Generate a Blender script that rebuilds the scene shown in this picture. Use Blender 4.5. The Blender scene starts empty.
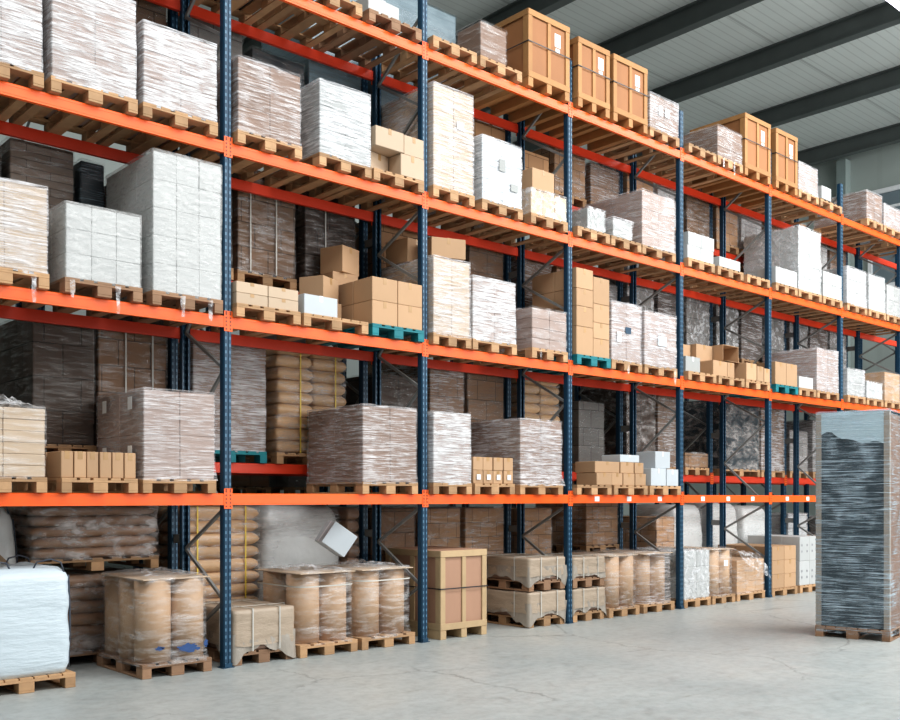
import bpy, bmesh, math, random
from mathutils import Vector, Matrix, noise
random.seed(7)
col = bpy.context.scene.collection
R = math.radians
BAY = 2.8
LV = [0.0, 1.885, 3.80, 5.68, 7.58]
LR = [0.0, 2.27, 4.50, 6.70]

# ------------------------------------------------------------------ materials
def new_mat(name):
    m = bpy.data.materials.new(name); m.use_nodes = True
    nt = m.node_tree; nt.nodes.clear()
    return m, nt
class N:
    def __init__(s, nt): s.nt = nt
    def n(s, t, **kw):
        x = s.nt.nodes.new(t)
        for k, v in kw.items():
            if k in ('operation', 'blend_type', 'data_type', 'vector_type', 'interpolation_type', 'wave_type', 'bands_direction', 'noise_dimensions', 'feature'):
                setattr(x, k, v)
            else: x.inputs[k].default_value = v
        return x
    def l(s, a, b): s.nt.links.new(a, b)
    def val(s, op, a, b=None, c=None):
        x = s.nt.nodes.new('ShaderNodeMath'); x.operation = op
        for i, v in enumerate((a, b, c)):
            if v is None: continue
            if isinstance(v, (int, float)): x.inputs[i].default_value = v
            else: s.l(v, x.inputs[i])
        return x.outputs[0]
def c4(c): return (c[0], c[1], c[2], 1.0)
def ramp(g, sock, stops):
    r = g.n('ShaderNodeValToRGB'); e = r.color_ramp.elements
    while len(e) < len(stops): e.new(0.5)
    for i, (p, c) in enumerate(stops):
        e[i].position = p; e[i].color = c4(c) if not isinstance(c, (int, float)) else (c, c, c, 1)
    g.l(sock, r.inputs[0]); return r.outputs[0]

def plain(name, c, rough=0.6, var=0.12, nscale=6.0, stretch=(1, 1, 1), metal=0.0, bump=0.0, rnd=0.12, spec=0.5):
    """a colour broken up by soft noise, each object a shade of its own"""
    m, nt = new_mat(name); g = N(nt)
    tc = g.n('ShaderNodeTexCoord'); oi = g.n('ShaderNodeObjectInfo')
    mp = g.n('ShaderNodeMapping'); mp.inputs['Scale'].default_value = stretch
    g.l(tc.outputs['Object'], mp.inputs[0])
    ad = nt.nodes.new('ShaderNodeVectorMath'); ad.operation = 'ADD'
    g.l(mp.outputs[0], ad.inputs[0])
    sc = g.val('MULTIPLY', oi.outputs['Random'], 37.0); g.l(sc, ad.inputs[1])
    no = g.n('ShaderNodeTexNoise', Scale=nscale, Detail=4.0, Roughness=0.6); g.l(ad.outputs[0], no.inputs['Vector'])
    f1 = g.val('MULTIPLY_ADD', no.outputs[0], 2 * var, 1 - var)
    f2 = g.val('MULTIPLY_ADD', oi.outputs['Random'], 2 * rnd, 1 - rnd)
    f = g.val('MULTIPLY', f1, f2)
    vm = nt.nodes.new('ShaderNodeVectorMath'); vm.operation = 'SCALE'; vm.inputs[0].default_value = c
    g.l(f, vm.inputs['Scale'])
    b = g.n('ShaderNodeBsdfPrincipled', Roughness=rough, Metallic=metal); b.inputs['Specular IOR Level'].default_value = spec
    g.l(vm.outputs[0], b.inputs['Base Color'])
    if bump:
        bp = g.n('ShaderNodeBump', Strength=bump, Distance=0.01); g.l(no.outputs[0], bp.inputs['Height']); g.l(bp.outputs[0], b.inputs['Normal'])
    o = g.n('ShaderNodeOutputMaterial'); g.l(b.outputs[0], o.inputs[0])
    return m

def seamed(name, c, bw=0.4, bh=0.3, mort=0.008, dark=0.35, rough=0.7, spec=0.4):
    """carton seams run over the sides of a packed block"""
    m, nt = new_mat(name); g = N(nt)
    tc = g.n('ShaderNodeTexCoord'); oi = g.n('ShaderNodeObjectInfo')
    sp = g.n('ShaderNodeSeparateXYZ'); g.l(tc.outputs['Object'], sp.inputs[0])
    u = g.val('ADD', sp.outputs[0], sp.outputs[1]); cb = g.n('ShaderNodeCombineXYZ')
    g.l(u, cb.inputs[0]); g.l(sp.outputs[2], cb.inputs[1])
    br = g.n('ShaderNodeTexBrick'); g.l(cb.outputs[0], br.inputs['Vector'])
    br.inputs['Scale'].default_value = 1.0; br.inputs['Brick Width'].default_value = bw; br.inputs['Row Height'].default_value = bh
    br.inputs['Mortar Size'].default_value = mort; br.inputs['Mortar Smooth'].default_value = 0.3
    br.inputs['Color1'].default_value = c4([x * 1.08 for x in c]); br.inputs['Color2'].default_value = c4([x * 0.86 for x in c])
    br.inputs['Mortar'].default_value = c4([x * dark for x in c])
    f2 = g.val('MULTIPLY_ADD', oi.outputs['Random'], 0.4, 0.78)
    vm = nt.nodes.new('ShaderNodeVectorMath'); vm.operation = 'SCALE'; g.l(br.outputs[0], vm.inputs[0]); g.l(f2, vm.inputs['Scale'])
    b = g.n('ShaderNodeBsdfPrincipled', Roughness=rough); b.inputs['Specular IOR Level'].default_value = spec
    g.l(vm.outputs[0], b.inputs['Base Color'])
    bp = g.n('ShaderNodeBump', Strength=0.4, Distance=0.01); bp.invert = True
    g.l(br.outputs['Fac'], bp.inputs['Height']); g.l(bp.outputs[0], b.inputs['Normal'])
    o = g.n('ShaderNodeOutputMaterial'); g.l(b.outputs[0], o.inputs[0])
    return m

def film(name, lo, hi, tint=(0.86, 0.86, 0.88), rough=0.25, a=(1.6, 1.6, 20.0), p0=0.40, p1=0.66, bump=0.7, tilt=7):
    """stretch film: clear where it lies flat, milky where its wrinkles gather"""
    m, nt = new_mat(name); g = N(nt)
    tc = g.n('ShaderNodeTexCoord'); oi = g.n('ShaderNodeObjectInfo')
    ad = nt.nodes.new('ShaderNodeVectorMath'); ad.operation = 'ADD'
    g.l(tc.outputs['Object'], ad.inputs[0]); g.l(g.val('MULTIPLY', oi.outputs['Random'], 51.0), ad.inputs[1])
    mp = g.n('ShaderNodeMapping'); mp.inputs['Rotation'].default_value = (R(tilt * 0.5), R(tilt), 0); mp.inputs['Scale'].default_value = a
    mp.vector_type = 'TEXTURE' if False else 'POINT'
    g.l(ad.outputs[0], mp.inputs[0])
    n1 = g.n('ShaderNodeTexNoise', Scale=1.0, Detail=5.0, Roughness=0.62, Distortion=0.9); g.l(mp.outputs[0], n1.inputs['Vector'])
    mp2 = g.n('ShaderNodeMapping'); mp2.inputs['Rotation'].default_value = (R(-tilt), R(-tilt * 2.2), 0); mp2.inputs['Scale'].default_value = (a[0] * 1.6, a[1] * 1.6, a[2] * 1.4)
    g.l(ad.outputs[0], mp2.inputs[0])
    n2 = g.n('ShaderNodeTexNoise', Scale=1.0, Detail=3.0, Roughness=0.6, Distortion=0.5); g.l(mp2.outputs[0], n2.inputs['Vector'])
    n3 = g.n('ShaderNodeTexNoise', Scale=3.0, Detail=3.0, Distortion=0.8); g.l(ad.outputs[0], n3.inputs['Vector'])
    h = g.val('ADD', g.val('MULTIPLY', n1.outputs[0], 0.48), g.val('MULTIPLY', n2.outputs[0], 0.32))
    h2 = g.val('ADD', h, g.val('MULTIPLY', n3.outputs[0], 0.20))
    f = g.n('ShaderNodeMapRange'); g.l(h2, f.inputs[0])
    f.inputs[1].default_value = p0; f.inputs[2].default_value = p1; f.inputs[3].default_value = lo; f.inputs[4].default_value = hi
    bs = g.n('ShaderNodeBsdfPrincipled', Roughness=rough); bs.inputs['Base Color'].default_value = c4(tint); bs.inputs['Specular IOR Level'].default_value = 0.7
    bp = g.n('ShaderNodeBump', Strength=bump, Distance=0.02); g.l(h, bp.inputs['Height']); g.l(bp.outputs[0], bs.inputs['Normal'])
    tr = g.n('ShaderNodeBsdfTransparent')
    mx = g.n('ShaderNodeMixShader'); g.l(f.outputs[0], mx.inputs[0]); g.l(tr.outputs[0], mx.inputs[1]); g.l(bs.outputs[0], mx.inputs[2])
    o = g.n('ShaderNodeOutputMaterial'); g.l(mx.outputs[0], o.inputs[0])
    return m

def upright_mat():
    """blue paint, two rows of punched slots up the post"""
    m, nt = new_mat('blue_post_paint'); g = N(nt)
    tc = g.n('ShaderNodeTexCoord'); sp = g.n('ShaderNodeSeparateXYZ'); g.l(tc.outputs['Object'], sp.inputs[0])
    zz = g.val('ABSOLUTE', g.val('SUBTRACT', g.val('FRACT', g.val('MULTIPLY', sp.outputs[2], 1 / 0.075)), 0.5))
    zon = g.val('LESS_THAN', zz, 0.22)
    ax = g.val('ABSOLUTE', sp.outputs[0])
    xon = g.val('LESS_THAN', g.val('ABSOLUTE', g.val('SUBTRACT', ax, 0.025)), 0.0085)
    no = g.n('ShaderNodeNewGeometry'); spn = g.n('ShaderNodeSeparateXYZ'); g.l(no.outputs['Normal'], spn.inputs[0])
    yon = g.val('GREATER_THAN', g.val('ABSOLUTE', spn.outputs[1]), 0.6)
    f = g.val('MULTIPLY', g.val('MULTIPLY', zon, xon), yon)
    mx = g.n('ShaderNodeMix'); mx.data_type = 'RGBA'
    g.l(f, mx.inputs[0]); mx.inputs[6].default_value = (0.007, 0.048, 0.095, 1); mx.inputs[7].default_value = (0.09, 0.19, 0.28, 1)
    b = g.n('ShaderNodeBsdfPrincipled', Roughness=0.42); g.l(mx.outputs[2], b.inputs['Base Color'])
    o = g.n('ShaderNodeOutputMaterial'); g.l(b.outputs[0], o.inputs[0])
    return m

def floor_mat():
    m, nt = new_mat('worn_concrete'); g = N(nt)
    tc = g.n('ShaderNodeTexCoord')
    n1 = g.n('ShaderNodeTexNoise', Scale=0.35, Detail=6.0, Roughness=0.6, Distortion=0.6); g.l(tc.outputs['Object'], n1.inputs['Vector'])
    n2 = g.n('ShaderNodeTexNoise', Scale=9.0, Detail=6.0, Roughness=0.7); g.l(tc.outputs['Object'], n2.inputs['Vector'])
    n3 = g.n('ShaderNodeTexNoise', Scale=1.6, Detail=5.0, Roughness=0.65, Distortion=1.2); g.l(tc.outputs['Object'], n3.inputs['Vector'])
    mp = g.n('ShaderNodeMapping'); mp.inputs['Scale'].default_value = (0.4, 3.5, 1); mp.inputs['Rotation'].default_value = (0, 0, R(15)); g.l(tc.outputs['Object'], mp.inputs[0])
    n4 = g.n('ShaderNodeTexNoise', Scale=2.0, Detail=8.0, Roughness=0.75); g.l(mp.outputs[0], n4.inputs['Vector'])
    c1 = ramp(g, n1.outputs[0], [(0.30, (0.33, 0.37, 0.375)), (0.55, (0.42, 0.445, 0.44)), (0.75, (0.47, 0.475, 0.45))])
    c2 = ramp(g, n2.outputs[0], [(0.30, 0.80), (0.55, 1.0), (0.8, 1.06)])
    c3 = ramp(g, n3.outputs[0], [(0.24, 0.72), (0.40, 0.98), (0.7, 1.04)])
    c5 = ramp(g, n4.outputs[0], [(0.30, (.60, .55, .48)), (0.38, (.96, .95, .93)), (0.8, (1.04, 1.04, 1.04))])
    def mul(a, b):
        x = g.n('ShaderNodeMix'); x.data_type = 'RGBA'; x.blend_type = 'MULTIPLY'; x.inputs[0].default_value = 1.0
        g.l(a, x.inputs[6]); g.l(b, x.inputs[7]); return x.outputs[2]
    # fine cracks and scuffs: thin dark lines where a warped voronoi edge passes
    vd = g.n('ShaderNodeTexVoronoi'); vd.feature = 'DISTANCE_TO_EDGE'; vd.inputs['Scale'].default_value = 0.33
    wv = nt.nodes.new('ShaderNodeVectorMath'); wv.operation = 'MULTIPLY_ADD'
    g.l(n3.outputs['Color'], wv.inputs[0]); wv.inputs[1].default_value = (0.5, 0.5, 0.0); g.l(tc.outputs['Object'], wv.inputs[2])
    g.l(wv.outputs[0], vd.inputs['Vector'])
    c6 = ramp(g, vd.outputs['Distance'], [(0.0, 0.62), (0.004, 0.80), (0.008, 1.0)])
    # the crack only here and there
    fm = g.n('ShaderNodeMix'); fm.data_type = 'RGBA'; g.l(ramp(g, n1.outputs[0], [(0.48, 0.0), (0.56, 1.0)]), fm.inputs[0])
    fm.inputs[6].default_value = (1, 1, 1, 1); g.l(c6, fm.inputs[7])
    cc = mul(mul(mul(mul(c1, c2), c3), c5), fm.outputs[2])
    rr = g.n('ShaderNodeMapRange'); g.l(n3.outputs[0], rr.inputs[0]); rr.inputs[3].default_value = 0.30; rr.inputs[4].default_value = 0.55
    b = g.n('ShaderNodeBsdfPrincipled'); g.l(cc, b.inputs['Base Color']); g.l(rr.outputs[0], b.inputs['Roughness'])
    bp = g.n('ShaderNodeBump', Strength=0.12, Distance=0.01); g.l(n2.outputs[0], bp.inputs['Height']); g.l(bp.outputs[0], b.inputs['Normal'])
    o = g.n('ShaderNodeOutputMaterial'); g.l(b.outputs[0], o.inputs[0])
    return m

def ribbed(name, c, pitch=0.22, axis=1, joint=3.0, dark=0.72, rough=0.45):
    """steel liner: fine ribs, and a darker lap joint every few metres"""
    m, nt = new_mat(name); g = N(nt)
    tc = g.n('ShaderNodeTexCoord'); sp = g.n('ShaderNodeSeparateXYZ'); g.l(tc.outputs['Object'], sp.inputs[0])
    s = g.val('FRACT', g.val('MULTIPLY', sp.outputs[axis], 1 / pitch))
    rib = g.val('LESS_THAN', s, 0.16)
    j = g.val('LESS_THAN', g.val('FRACT', g.val('MULTIPLY', sp.outputs[axis], 1 / joint)), 0.022)
    f = g.val('MAXIMUM', g.val('MULTIPLY', rib, 0.55), j)
    no = g.n('ShaderNodeTexNoise', Scale=0.5, Detail=3.0); g.l(tc.outputs['Object'], no.inputs['Vector'])
    mx = g.n('ShaderNodeMix'); mx.data_type = 'RGBA'; g.l(f, mx.inputs[0])
    mx.inputs[6].default_value = c4(c); mx.inputs[7].default_value = c4([x * dark for x in c])
    k = g.val('MULTIPLY_ADD', no.outputs[0], 0.3, 0.85)
    vm = nt.nodes.new('ShaderNodeVectorMath'); vm.operation = 'SCALE'; g.l(mx.outputs[2], vm.inputs[0]); g.l(k, vm.inputs['Scale'])
    b = g.n('ShaderNodeBsdfPrincipled', Roughness=rough); g.l(vm.outputs[0], b.inputs['Base Color'])
    bp = g.n('ShaderNodeBump', Strength=0.35, Distance=0.02); g.l(f, bp.inputs['Height']); g.l(bp.outputs[0], b.inputs['Normal'])
    o = g.n('ShaderNodeOutputMaterial'); g.l(b.outputs[0], o.inputs[0])
    return m

M = {}
M['orange'] = plain('orange_beam_paint', (0.90, 0.13, 0.012), 0.36, 0.06, 3, rnd=0.05)
M['orange_shade'] = plain('shaded_orange_beam_paint', (0.60, 0.045, 0.012), 0.42, 0.08, 3, rnd=0.08)  # same beam orange, with the shade of the rear beams put into the colour
M['blue'] = upright_mat()
M['bluep'] = plain('blue_plate_paint', (0.007, 0.048, 0.095), 0.45, 0.1)
M['steel'] = plain('galvanised_brace_steel', (0.22, 0.225, 0.22), 0.5, 0.12)
M['pine'] = plain('pallet_pine', (0.43, 0.265, 0.145), 0.75, 0.34, 5, (1, 1, 1), rnd=0.22)
M['oldpine'] = plain('weathered_pallet_wood', (0.30, 0.18, 0.11), 0.8, 0.3, 5, rnd=0.2)
M['teal'] = plain('teal_painted_wood', (0.006, 0.19, 0.22), 0.6, 0.15)
M['kraft'] = plain('kraft_carton', (0.47, 0.305, 0.185), 0.72, 0.05, 3, rnd=0.10, spec=0.3)
M['kraftl'] = plain('pale_kraft_carton', (0.54, 0.42, 0.31), 0.72, 0.05, 3, rnd=0.08, spec=0.3)
M['kraftd'] = plain('brown_grey_carton', (0.25, 0.165, 0.125), 0.72, 0.06, 3, rnd=0.08, spec=0.3)
M['white'] = plain('white_carton', (0.47, 0.48, 0.475), 0.65, 0.04, 3, rnd=0.05)
M['bluewhite'] = plain('blue_white_carton', (0.50, 0.54, 0.57), 0.6, 0.04, 3, rnd=0.05)
M['grey'] = plain('grey_carton', (0.36, 0.37, 0.36), 0.7, 0.06, 3, rnd=0.06)
M['pinkish'] = plain('pinkish_carton', (0.36, 0.27, 0.235), 0.7, 0.06, 3, rnd=0.08)
M['tape'] = plain('packing_tape', (0.42, 0.25, 0.11), 0.3, 0.05)
M['wtape'] = plain('white_tape', (0.7, 0.7, 0.7), 0.35, 0.05)
M['ply'] = plain('orange_plywood', (0.34, 0.15, 0.06), 0.65, 0.18, 3, (1, 1, 0.3), rnd=0.08)
M['batten'] = plain('crate_batten_wood', (0.40, 0.205, 0.08), 0.65, 0.18, 5, (1, 1, 1), rnd=0.1)
M['plyp'] = plain('pinkish_plywood', (0.44, 0.26, 0.175), 0.7, 0.12, 3, (1, 1, 0.3), rnd=0.06)
M['battenp'] = plain('pale_crate_wood', (0.50, 0.36, 0.21), 0.7, 0.15, 5, rnd=0.08)
M['strap'] = plain('black_strap', (0.03, 0.03, 0.035), 0.4, 0.05)
M['wstrap'] = plain('white_strap', (0.55, 0.54, 0.50), 0.4, 0.03)
M['ystrap'] = plain('yellow_strap', (0.75, 0.55, 0.08), 0.4, 0.03)
M['label'] = plain('paper_label', (0.80, 0.80, 0.80), 0.5, 0.03)
M['print'] = plain('grey_print', (0.25, 0.25, 0.27), 0.5, 0.03)
M['blueprint'] = plain('blue_print', (0.03, 0.08, 0.22), 0.4, 0.3, 30)
M['roll'] = plain('paper_roll', (0.50, 0.335, 0.215), 0.5, 0.07, 3, (1, 1, 0.1), rnd=0.08, spec=0.4)
M['sack'] = plain('paper_sack', (0.55, 0.35, 0.19), 0.45, 0.12, 8, rnd=0.14, bump=0.6, spec=0.5)
M['sackb'] = plain('brown_sack', (0.33, 0.20, 0.125), 0.45, 0.15, 8, rnd=0.12, bump=0.6, spec=0.5)
M['bag'] = plain('white_bulk_bag', (0.58, 0.66, 0.71), 0.40, 0.09, 5, (1, 1, 4.5), bump=1.0, rnd=0.03)
M['baggrey'] = plain('grey_bulk_bag', (0.60, 0.61, 0.60), 0.35, 0.1, 7, bump=0.8, rnd=0.05)
M['cord'] = plain('dark_cord', (0.05, 0.06, 0.08), 0.5, 0.05)
M['beltb'] = plain('brown_webbing', (0.32, 0.22, 0.14), 0.6, 0.1)
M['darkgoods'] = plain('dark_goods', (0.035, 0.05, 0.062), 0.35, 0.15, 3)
M['slate'] = plain('blue_grey_sheet', (0.24, 0.32, 0.36), 0.35, 0.12, 4)
M['edge'] = plain('edge_board', (0.30, 0.26, 0.22), 0.6, 0.08, 5)
M['cover'] = plain('kraft_cover_paper', (0.42, 0.335, 0.255), 0.45, 0.12, 7, (1, 1, 3), bump=0.9, rnd=0.06)
M['skirt'] = plain('grey_plastic_skirt', (0.36, 0.32, 0.275), 0.25, 0.2, 9, (1, 1, 0.6), bump=1.0, rnd=0.06)
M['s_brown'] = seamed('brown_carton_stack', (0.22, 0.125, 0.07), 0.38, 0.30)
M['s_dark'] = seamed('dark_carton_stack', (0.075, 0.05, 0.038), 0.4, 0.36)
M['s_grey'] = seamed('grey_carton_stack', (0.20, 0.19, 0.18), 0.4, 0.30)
M['s_kraft'] = seamed('kraft_carton_stack', (0.40, 0.23, 0.12), 0.34, 0.22, mort=0.006, dark=0.3)
M['s_lath'] = seamed('grey_brown_flat_cartons', (0.26, 0.20, 0.16), 0.5, 0.085, mort=0.005, dark=0.4)
M['s_white'] = seamed('white_carton_stack', (0.55, 0.56, 0.56), 0.4, 0.26)
M['f_silver'] = film('silvery_film', 0.12, 0.92, (0.80, 0.81, 0.83), 0.20, a=(3.0, 3.0, 48), p0=0.42, p1=0.60, bump=1.0)
M['f_heavy'] = film('heavy_film', 0.10, 0.88, (0.80, 0.79, 0.81), 0.20, a=(3.0, 3.0, 48), p0=0.44, p1=0.63, bump=1.0)
M['f_mid'] = film('stretch_film', 0.06, 0.85, (0.85, 0.83, 0.84), 0.20, a=(2.8, 2.8, 46), p0=0.46, p1=0.67, bump=0.9)
M['f_clear'] = film('clear_film', 0.03, 0.60, (0.85, 0.85, 0.86), 0.15, a=(2.5, 2.5, 18), p0=0.47, p1=0.72, bump=0.9)
M['f_fine'] = film('fine_even_film', 0.12, 0.50, (0.80, 0.80, 0.79), 0.25, a=(7, 7, 26), p0=0.40, p1=0.66, bump=1.0)
M['f_crumple'] = film('crumpled_film', 0.06, 0.85, (0.85, 0.86, 0.88), 0.14, a=(7, 7, 9), p0=0.46, p1=0.64, bump=1.0)
M['f_gloss'] = film('glossy_wet_film', 0.03, 0.80, (0.66, 0.62, 0.60), 0.10, a=(3, 3, 8), p0=0.44, p1=0.66, bump=1.0)
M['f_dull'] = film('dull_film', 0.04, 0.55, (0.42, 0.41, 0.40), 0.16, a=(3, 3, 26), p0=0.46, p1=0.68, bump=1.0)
M['f_blue'] = film('blue_grey_film', 0.02, 0.97, (0.60, 0.74, 0.84), 0.18, a=(1.9, 1.9, 85), p0=0.485, p1=0.64, bump=1.0)
M['f_smoke'] = film('smoky_film', 0.15, 0.6, (0.20, 0.27, 0.31), 0.2, p0=0.45, p1=0.66)

# ------------------------------------------------------------------ mesh helpers
class MB:
    def __init__(s): s.v = []; s.f = []
    def box(s, x0, x1, y0, y1, z0, z1, mat=None):
        b = len(s.v); P = [(x0, y0, z0), (x1, y0, z0), (x1, y1, z0), (x0, y1, z0), (x0, y0, z1), (x1, y0, z1), (x1, y1, z1), (x0, y1, z1)]
        if mat is not None: P = [tuple(mat @ Vector(p)) for p in P]
        s.v += P
        s.f += [tuple(b + i for i in q) for q in ((0, 3, 2, 1), (4, 5, 6, 7), (0, 1, 5, 4), (1, 2, 6, 5), (2, 3, 7, 6), (3, 0, 4, 7))]
        return s
    def prism(s, poly, z0, z1):
        b = len(s.v); n = len(poly)
        s.v += [(x, y, z0) for x, y in poly] + [(x, y, z1) for x, y in poly]
        s.f += [(b + i, b + (i + 1) % n, b + n + (i + 1) % n, b + n + i) for i in range(n)]
        s.f += [tuple(b + i for i in reversed(range(n))), tuple(b + n + i for i in range(n))]
        return s
    def bar(s, p, q, w, t):
        """flat bar w wide, t thick, from p to q"""
        p, q = Vector(p), Vector(q); d = q - p; L = d.length; zq = d.to_track_quat('Z', 'X').to_matrix().to_4x4()
        s.box(-w / 2, w / 2, -t / 2, t / 2, 0, L, Matrix.Translation(p) @ zq); return s
    def tube(s, pts, r, n=6):
        b = len(s.v); pts = [Vector(p) for p in pts]
        for i, p in enumerate(pts):
            d = (pts[min(i + 1, len(pts) - 1)] - pts[max(i - 1, 0)]).normalized()
            u = d.orthogonal().normalized() if abs(d.z) > 0.95 else d.cross(Vector((0, 0, 1))).normalized(); w = d.cross(u)
            for k in range(n):
                a = 2 * math.pi * k / n; s.v.append(tuple(p + (u * math.cos(a) + w * math.sin(a)) * r))
        for i in range(len(pts) - 1):
            for k in range(n):
                s.f.append((b + i * n + k, b + i * n + (k + 1) % n, b + (i + 1) * n + (k + 1) % n, b + (i + 1) * n + k))
        s.f += [tuple(b + k for k in reversed(range(n))), tuple(b + (len(pts) - 1) * n + k for k in range(n))]
        return s
    def mesh(s, name, m, bevel=0.0, smooth=False, seg=1):
        me = bpy.data.meshes.new(name); me.from_pydata([tuple(v) for v in s.v], [], s.f)
        if bevel:
            bm = bmesh.new(); bm.from_mesh(me)
            bmesh.ops.bevel(bm, geom=bm.edges[:], offset=bevel, segments=seg, affect='EDGES', profile=0.5)
            bm.to_mesh(me); bm.free()
        me.materials.append(m)
        if smooth: me.polygons.foreach_set('use_smooth', [True] * len(me.polygons))
        me.update(); return me

cache = {}
def cached(key, fn):
    if key not in cache: cache[key] = fn()
    return cache[key]
def obj(name, me, parent=None, loc=(0, 0, 0), rot=None):
    o = bpy.data.objects.new(name, me); col.objects.link(o); o.location = loc
    if rot: o.rotation_euler = rot
    if parent: o.parent = parent
    return o
labels = set()
def tag(o, label, cat, group=None):
    if label in labels and not group: print('DUPLICATE LABEL', label)
    labels.add(label)
    nw = len(label.split())
    if nw > 16 or nw < 4: print('WORDS', nw, label)
    o['label'] = label; o['category'] = cat
    if group: o['group'] = group
    return o
def thing(name, label, cat, loc=(0, 0, 0), rz=0, group=None):
    o = obj(name, None, None, loc, (0, 0, rz)); return tag(o, label, cat, group)
def structure(name, me, loc=(0, 0, 0), parent=None):
    o = obj(name, me, parent, loc)
    if not parent: o['kind'] = 'structure'
    return o

def q(x): return round(x, 2)
def box_mesh(w, d, h, mat, bevel=0.006):
    w, d, h = round(w, 3), round(d, 3), round(h, 3)
    return cached(('box', w, d, h, mat, bevel), lambda: MB().box(-w / 2, w / 2, -d / 2, d / 2, 0, h).mesh('carton', M[mat], bevel))

# ------------------------------------------------------------------ pallets
def pallet_meshes(w, d, mat):
    def deck():
        b = MB()
        n = 5 if w <= 0.9 else 7; bw = [0.145, 0.1, 0.145, 0.1, 0.145] if n == 5 else [0.12] * n
        gap = (w - sum(bw)) / (n - 1); x = -w / 2
        for k in range(n):
            b.box(x, x + bw[k], -d / 2, d / 2, 0.122, 0.144); x += bw[k] + gap
        for y in (-d / 2, -0.0725, d / 2 - 0.145): b.box(-w / 2, w / 2, y, y + 0.145, 0.100, 0.122)
        return b.mesh('decking', M[mat], 0.002)
    def skid(bw):
        b = MB(); b.box(-bw / 2, bw / 2, -d / 2, d / 2, 0, 0.022)
        for y in (-d / 2, -0.0725, d / 2 - 0.145): b.box(-bw / 2 + 0.0, bw / 2 - 0.0, y, y + 0.145, 0.0225, 0.0995)
        return b.mesh('skid', M[mat], 0.003)
    return (cached(('deck', q(w), q(d), mat), deck), cached(('skid1', q(d), mat), lambda: skid(0.10)), cached(('skid2', q(d), mat), lambda: skid(0.145)))
def add_pallet(parent, w, d, mat='pine', x=0, y=0, z=0, as_part=True):
    dk, s1, s2 = pallet_meshes(w, d, mat)
    if as_part:
        p = obj('pallet', dk, parent, (x, y, z)); p2 = p; o = (0, 0, 0)
    else:
        obj('decking', dk, parent, (x, y, z)); p2 = parent; o = (x, y, z)
    obj('skid', s1, p2, (o[0] - w / 2 + 0.05, o[1], o[2])); obj('skid', s2, p2, o); obj('skid', s1, p2, (o[0] + w / 2 - 0.05, o[1], o[2]))
def pallet(x0, x1, z, label, mat='pine', y0=-0.08, d=1.2, group=None):
    w = x1 - x0
    t = thing('wooden_pallet', label, 'pallet', ((x0 + x1) / 2, y0 + d / 2, z + 0.001), 0, group)
    add_pallet(t, w, d, mat, as_part=False); return t

# ------------------------------------------------------------------ stretch film shells
def film_shell(w, d, h, z0, r, mat, seed, amp=0.007, flare=0.0, rows=12, top=True, sag=0.0):
    per = []; nx, ny, na = max(4, int(w / 0.09)), max(4, int(d / 0.11)), 3
    def corner(cx, cy, a0):
        for k in range(na + 1):
            a = a0 + math.pi / 2 * k / na; per.append((cx + r * math.cos(a), cy + r * math.sin(a)))
    X, Y = w / 2 - r, d / 2 - r
    corner(X, -Y, -math.pi / 2)
    for k in range(1, ny): per.append((w / 2, -Y + 2 * Y * k / ny))
    corner(X, Y, 0)
    for k in range(1, nx): per.append((X - 2 * X * k / nx, d / 2))
    corner(-X, Y, math.pi / 2)
    for k in range(1, ny): per.append((-w / 2, Y - 2 * Y * k / ny))
    corner(-X, -Y, math.pi)
    for k in range(1, nx): per.append((-X + 2 * X * k / nx, -d / 2))
    n = len(per); V = []; F = []; so = Vector((seed * 3.1, seed * 1.7, seed * 0.9))
    for j in range(rows + 1):
        t = j / rows; z = z0 + (h - z0) * t
        for (x, y) in per:
            p = Vector((x, y, z)); nn = noise.noise(Vector((x * 3, y * 3, z * 14)) + so) * amp + noise.noise(Vector((x * 1.5, y * 1.5, z * 3)) + so) * amp * 1.5
            nd = Vector((x, y, 0)).normalized()
            fl = flare * max(0, 1 - t * 6)
            p += nd * (nn + amp + fl)
            if j == 0: p.z += noise.noise(Vector((x * 7, y * 7, seed))) * 0.025
            V.append(p)
    for j in range(rows):
        for i in range(n):
            F.append((j * n + i, j * n + (i + 1) % n, (j + 1) * n + (i + 1) % n, (j + 1) * n + i))
    if top:
        last = rows * n
        for sc, dz in ((0.93, 0.008), (0.6, 0.004), (0.25, 0.002)):
            base = len(V)
            for (x, y) in per:
                V.append(Vector((x * sc, y * sc, h + dz - sag * (1 - sc) + noise.noise(Vector((x * sc * 5, y * sc * 5, seed))) * 0.012)))
            for i in range(n): F.append((last + i, last + (i + 1) % n, base + (i + 1) % n, base + i))
            last = base
        F.append(tuple(last + i for i in range(n)))
    me = bpy.data.meshes.new('stretch_film'); me.from_pydata([tuple(v) for v in V], [], F); me.materials.append(M[mat])
    me.polygons.foreach_set('use_smooth', [True] * len(me.polygons)); me.update(); return me

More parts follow.
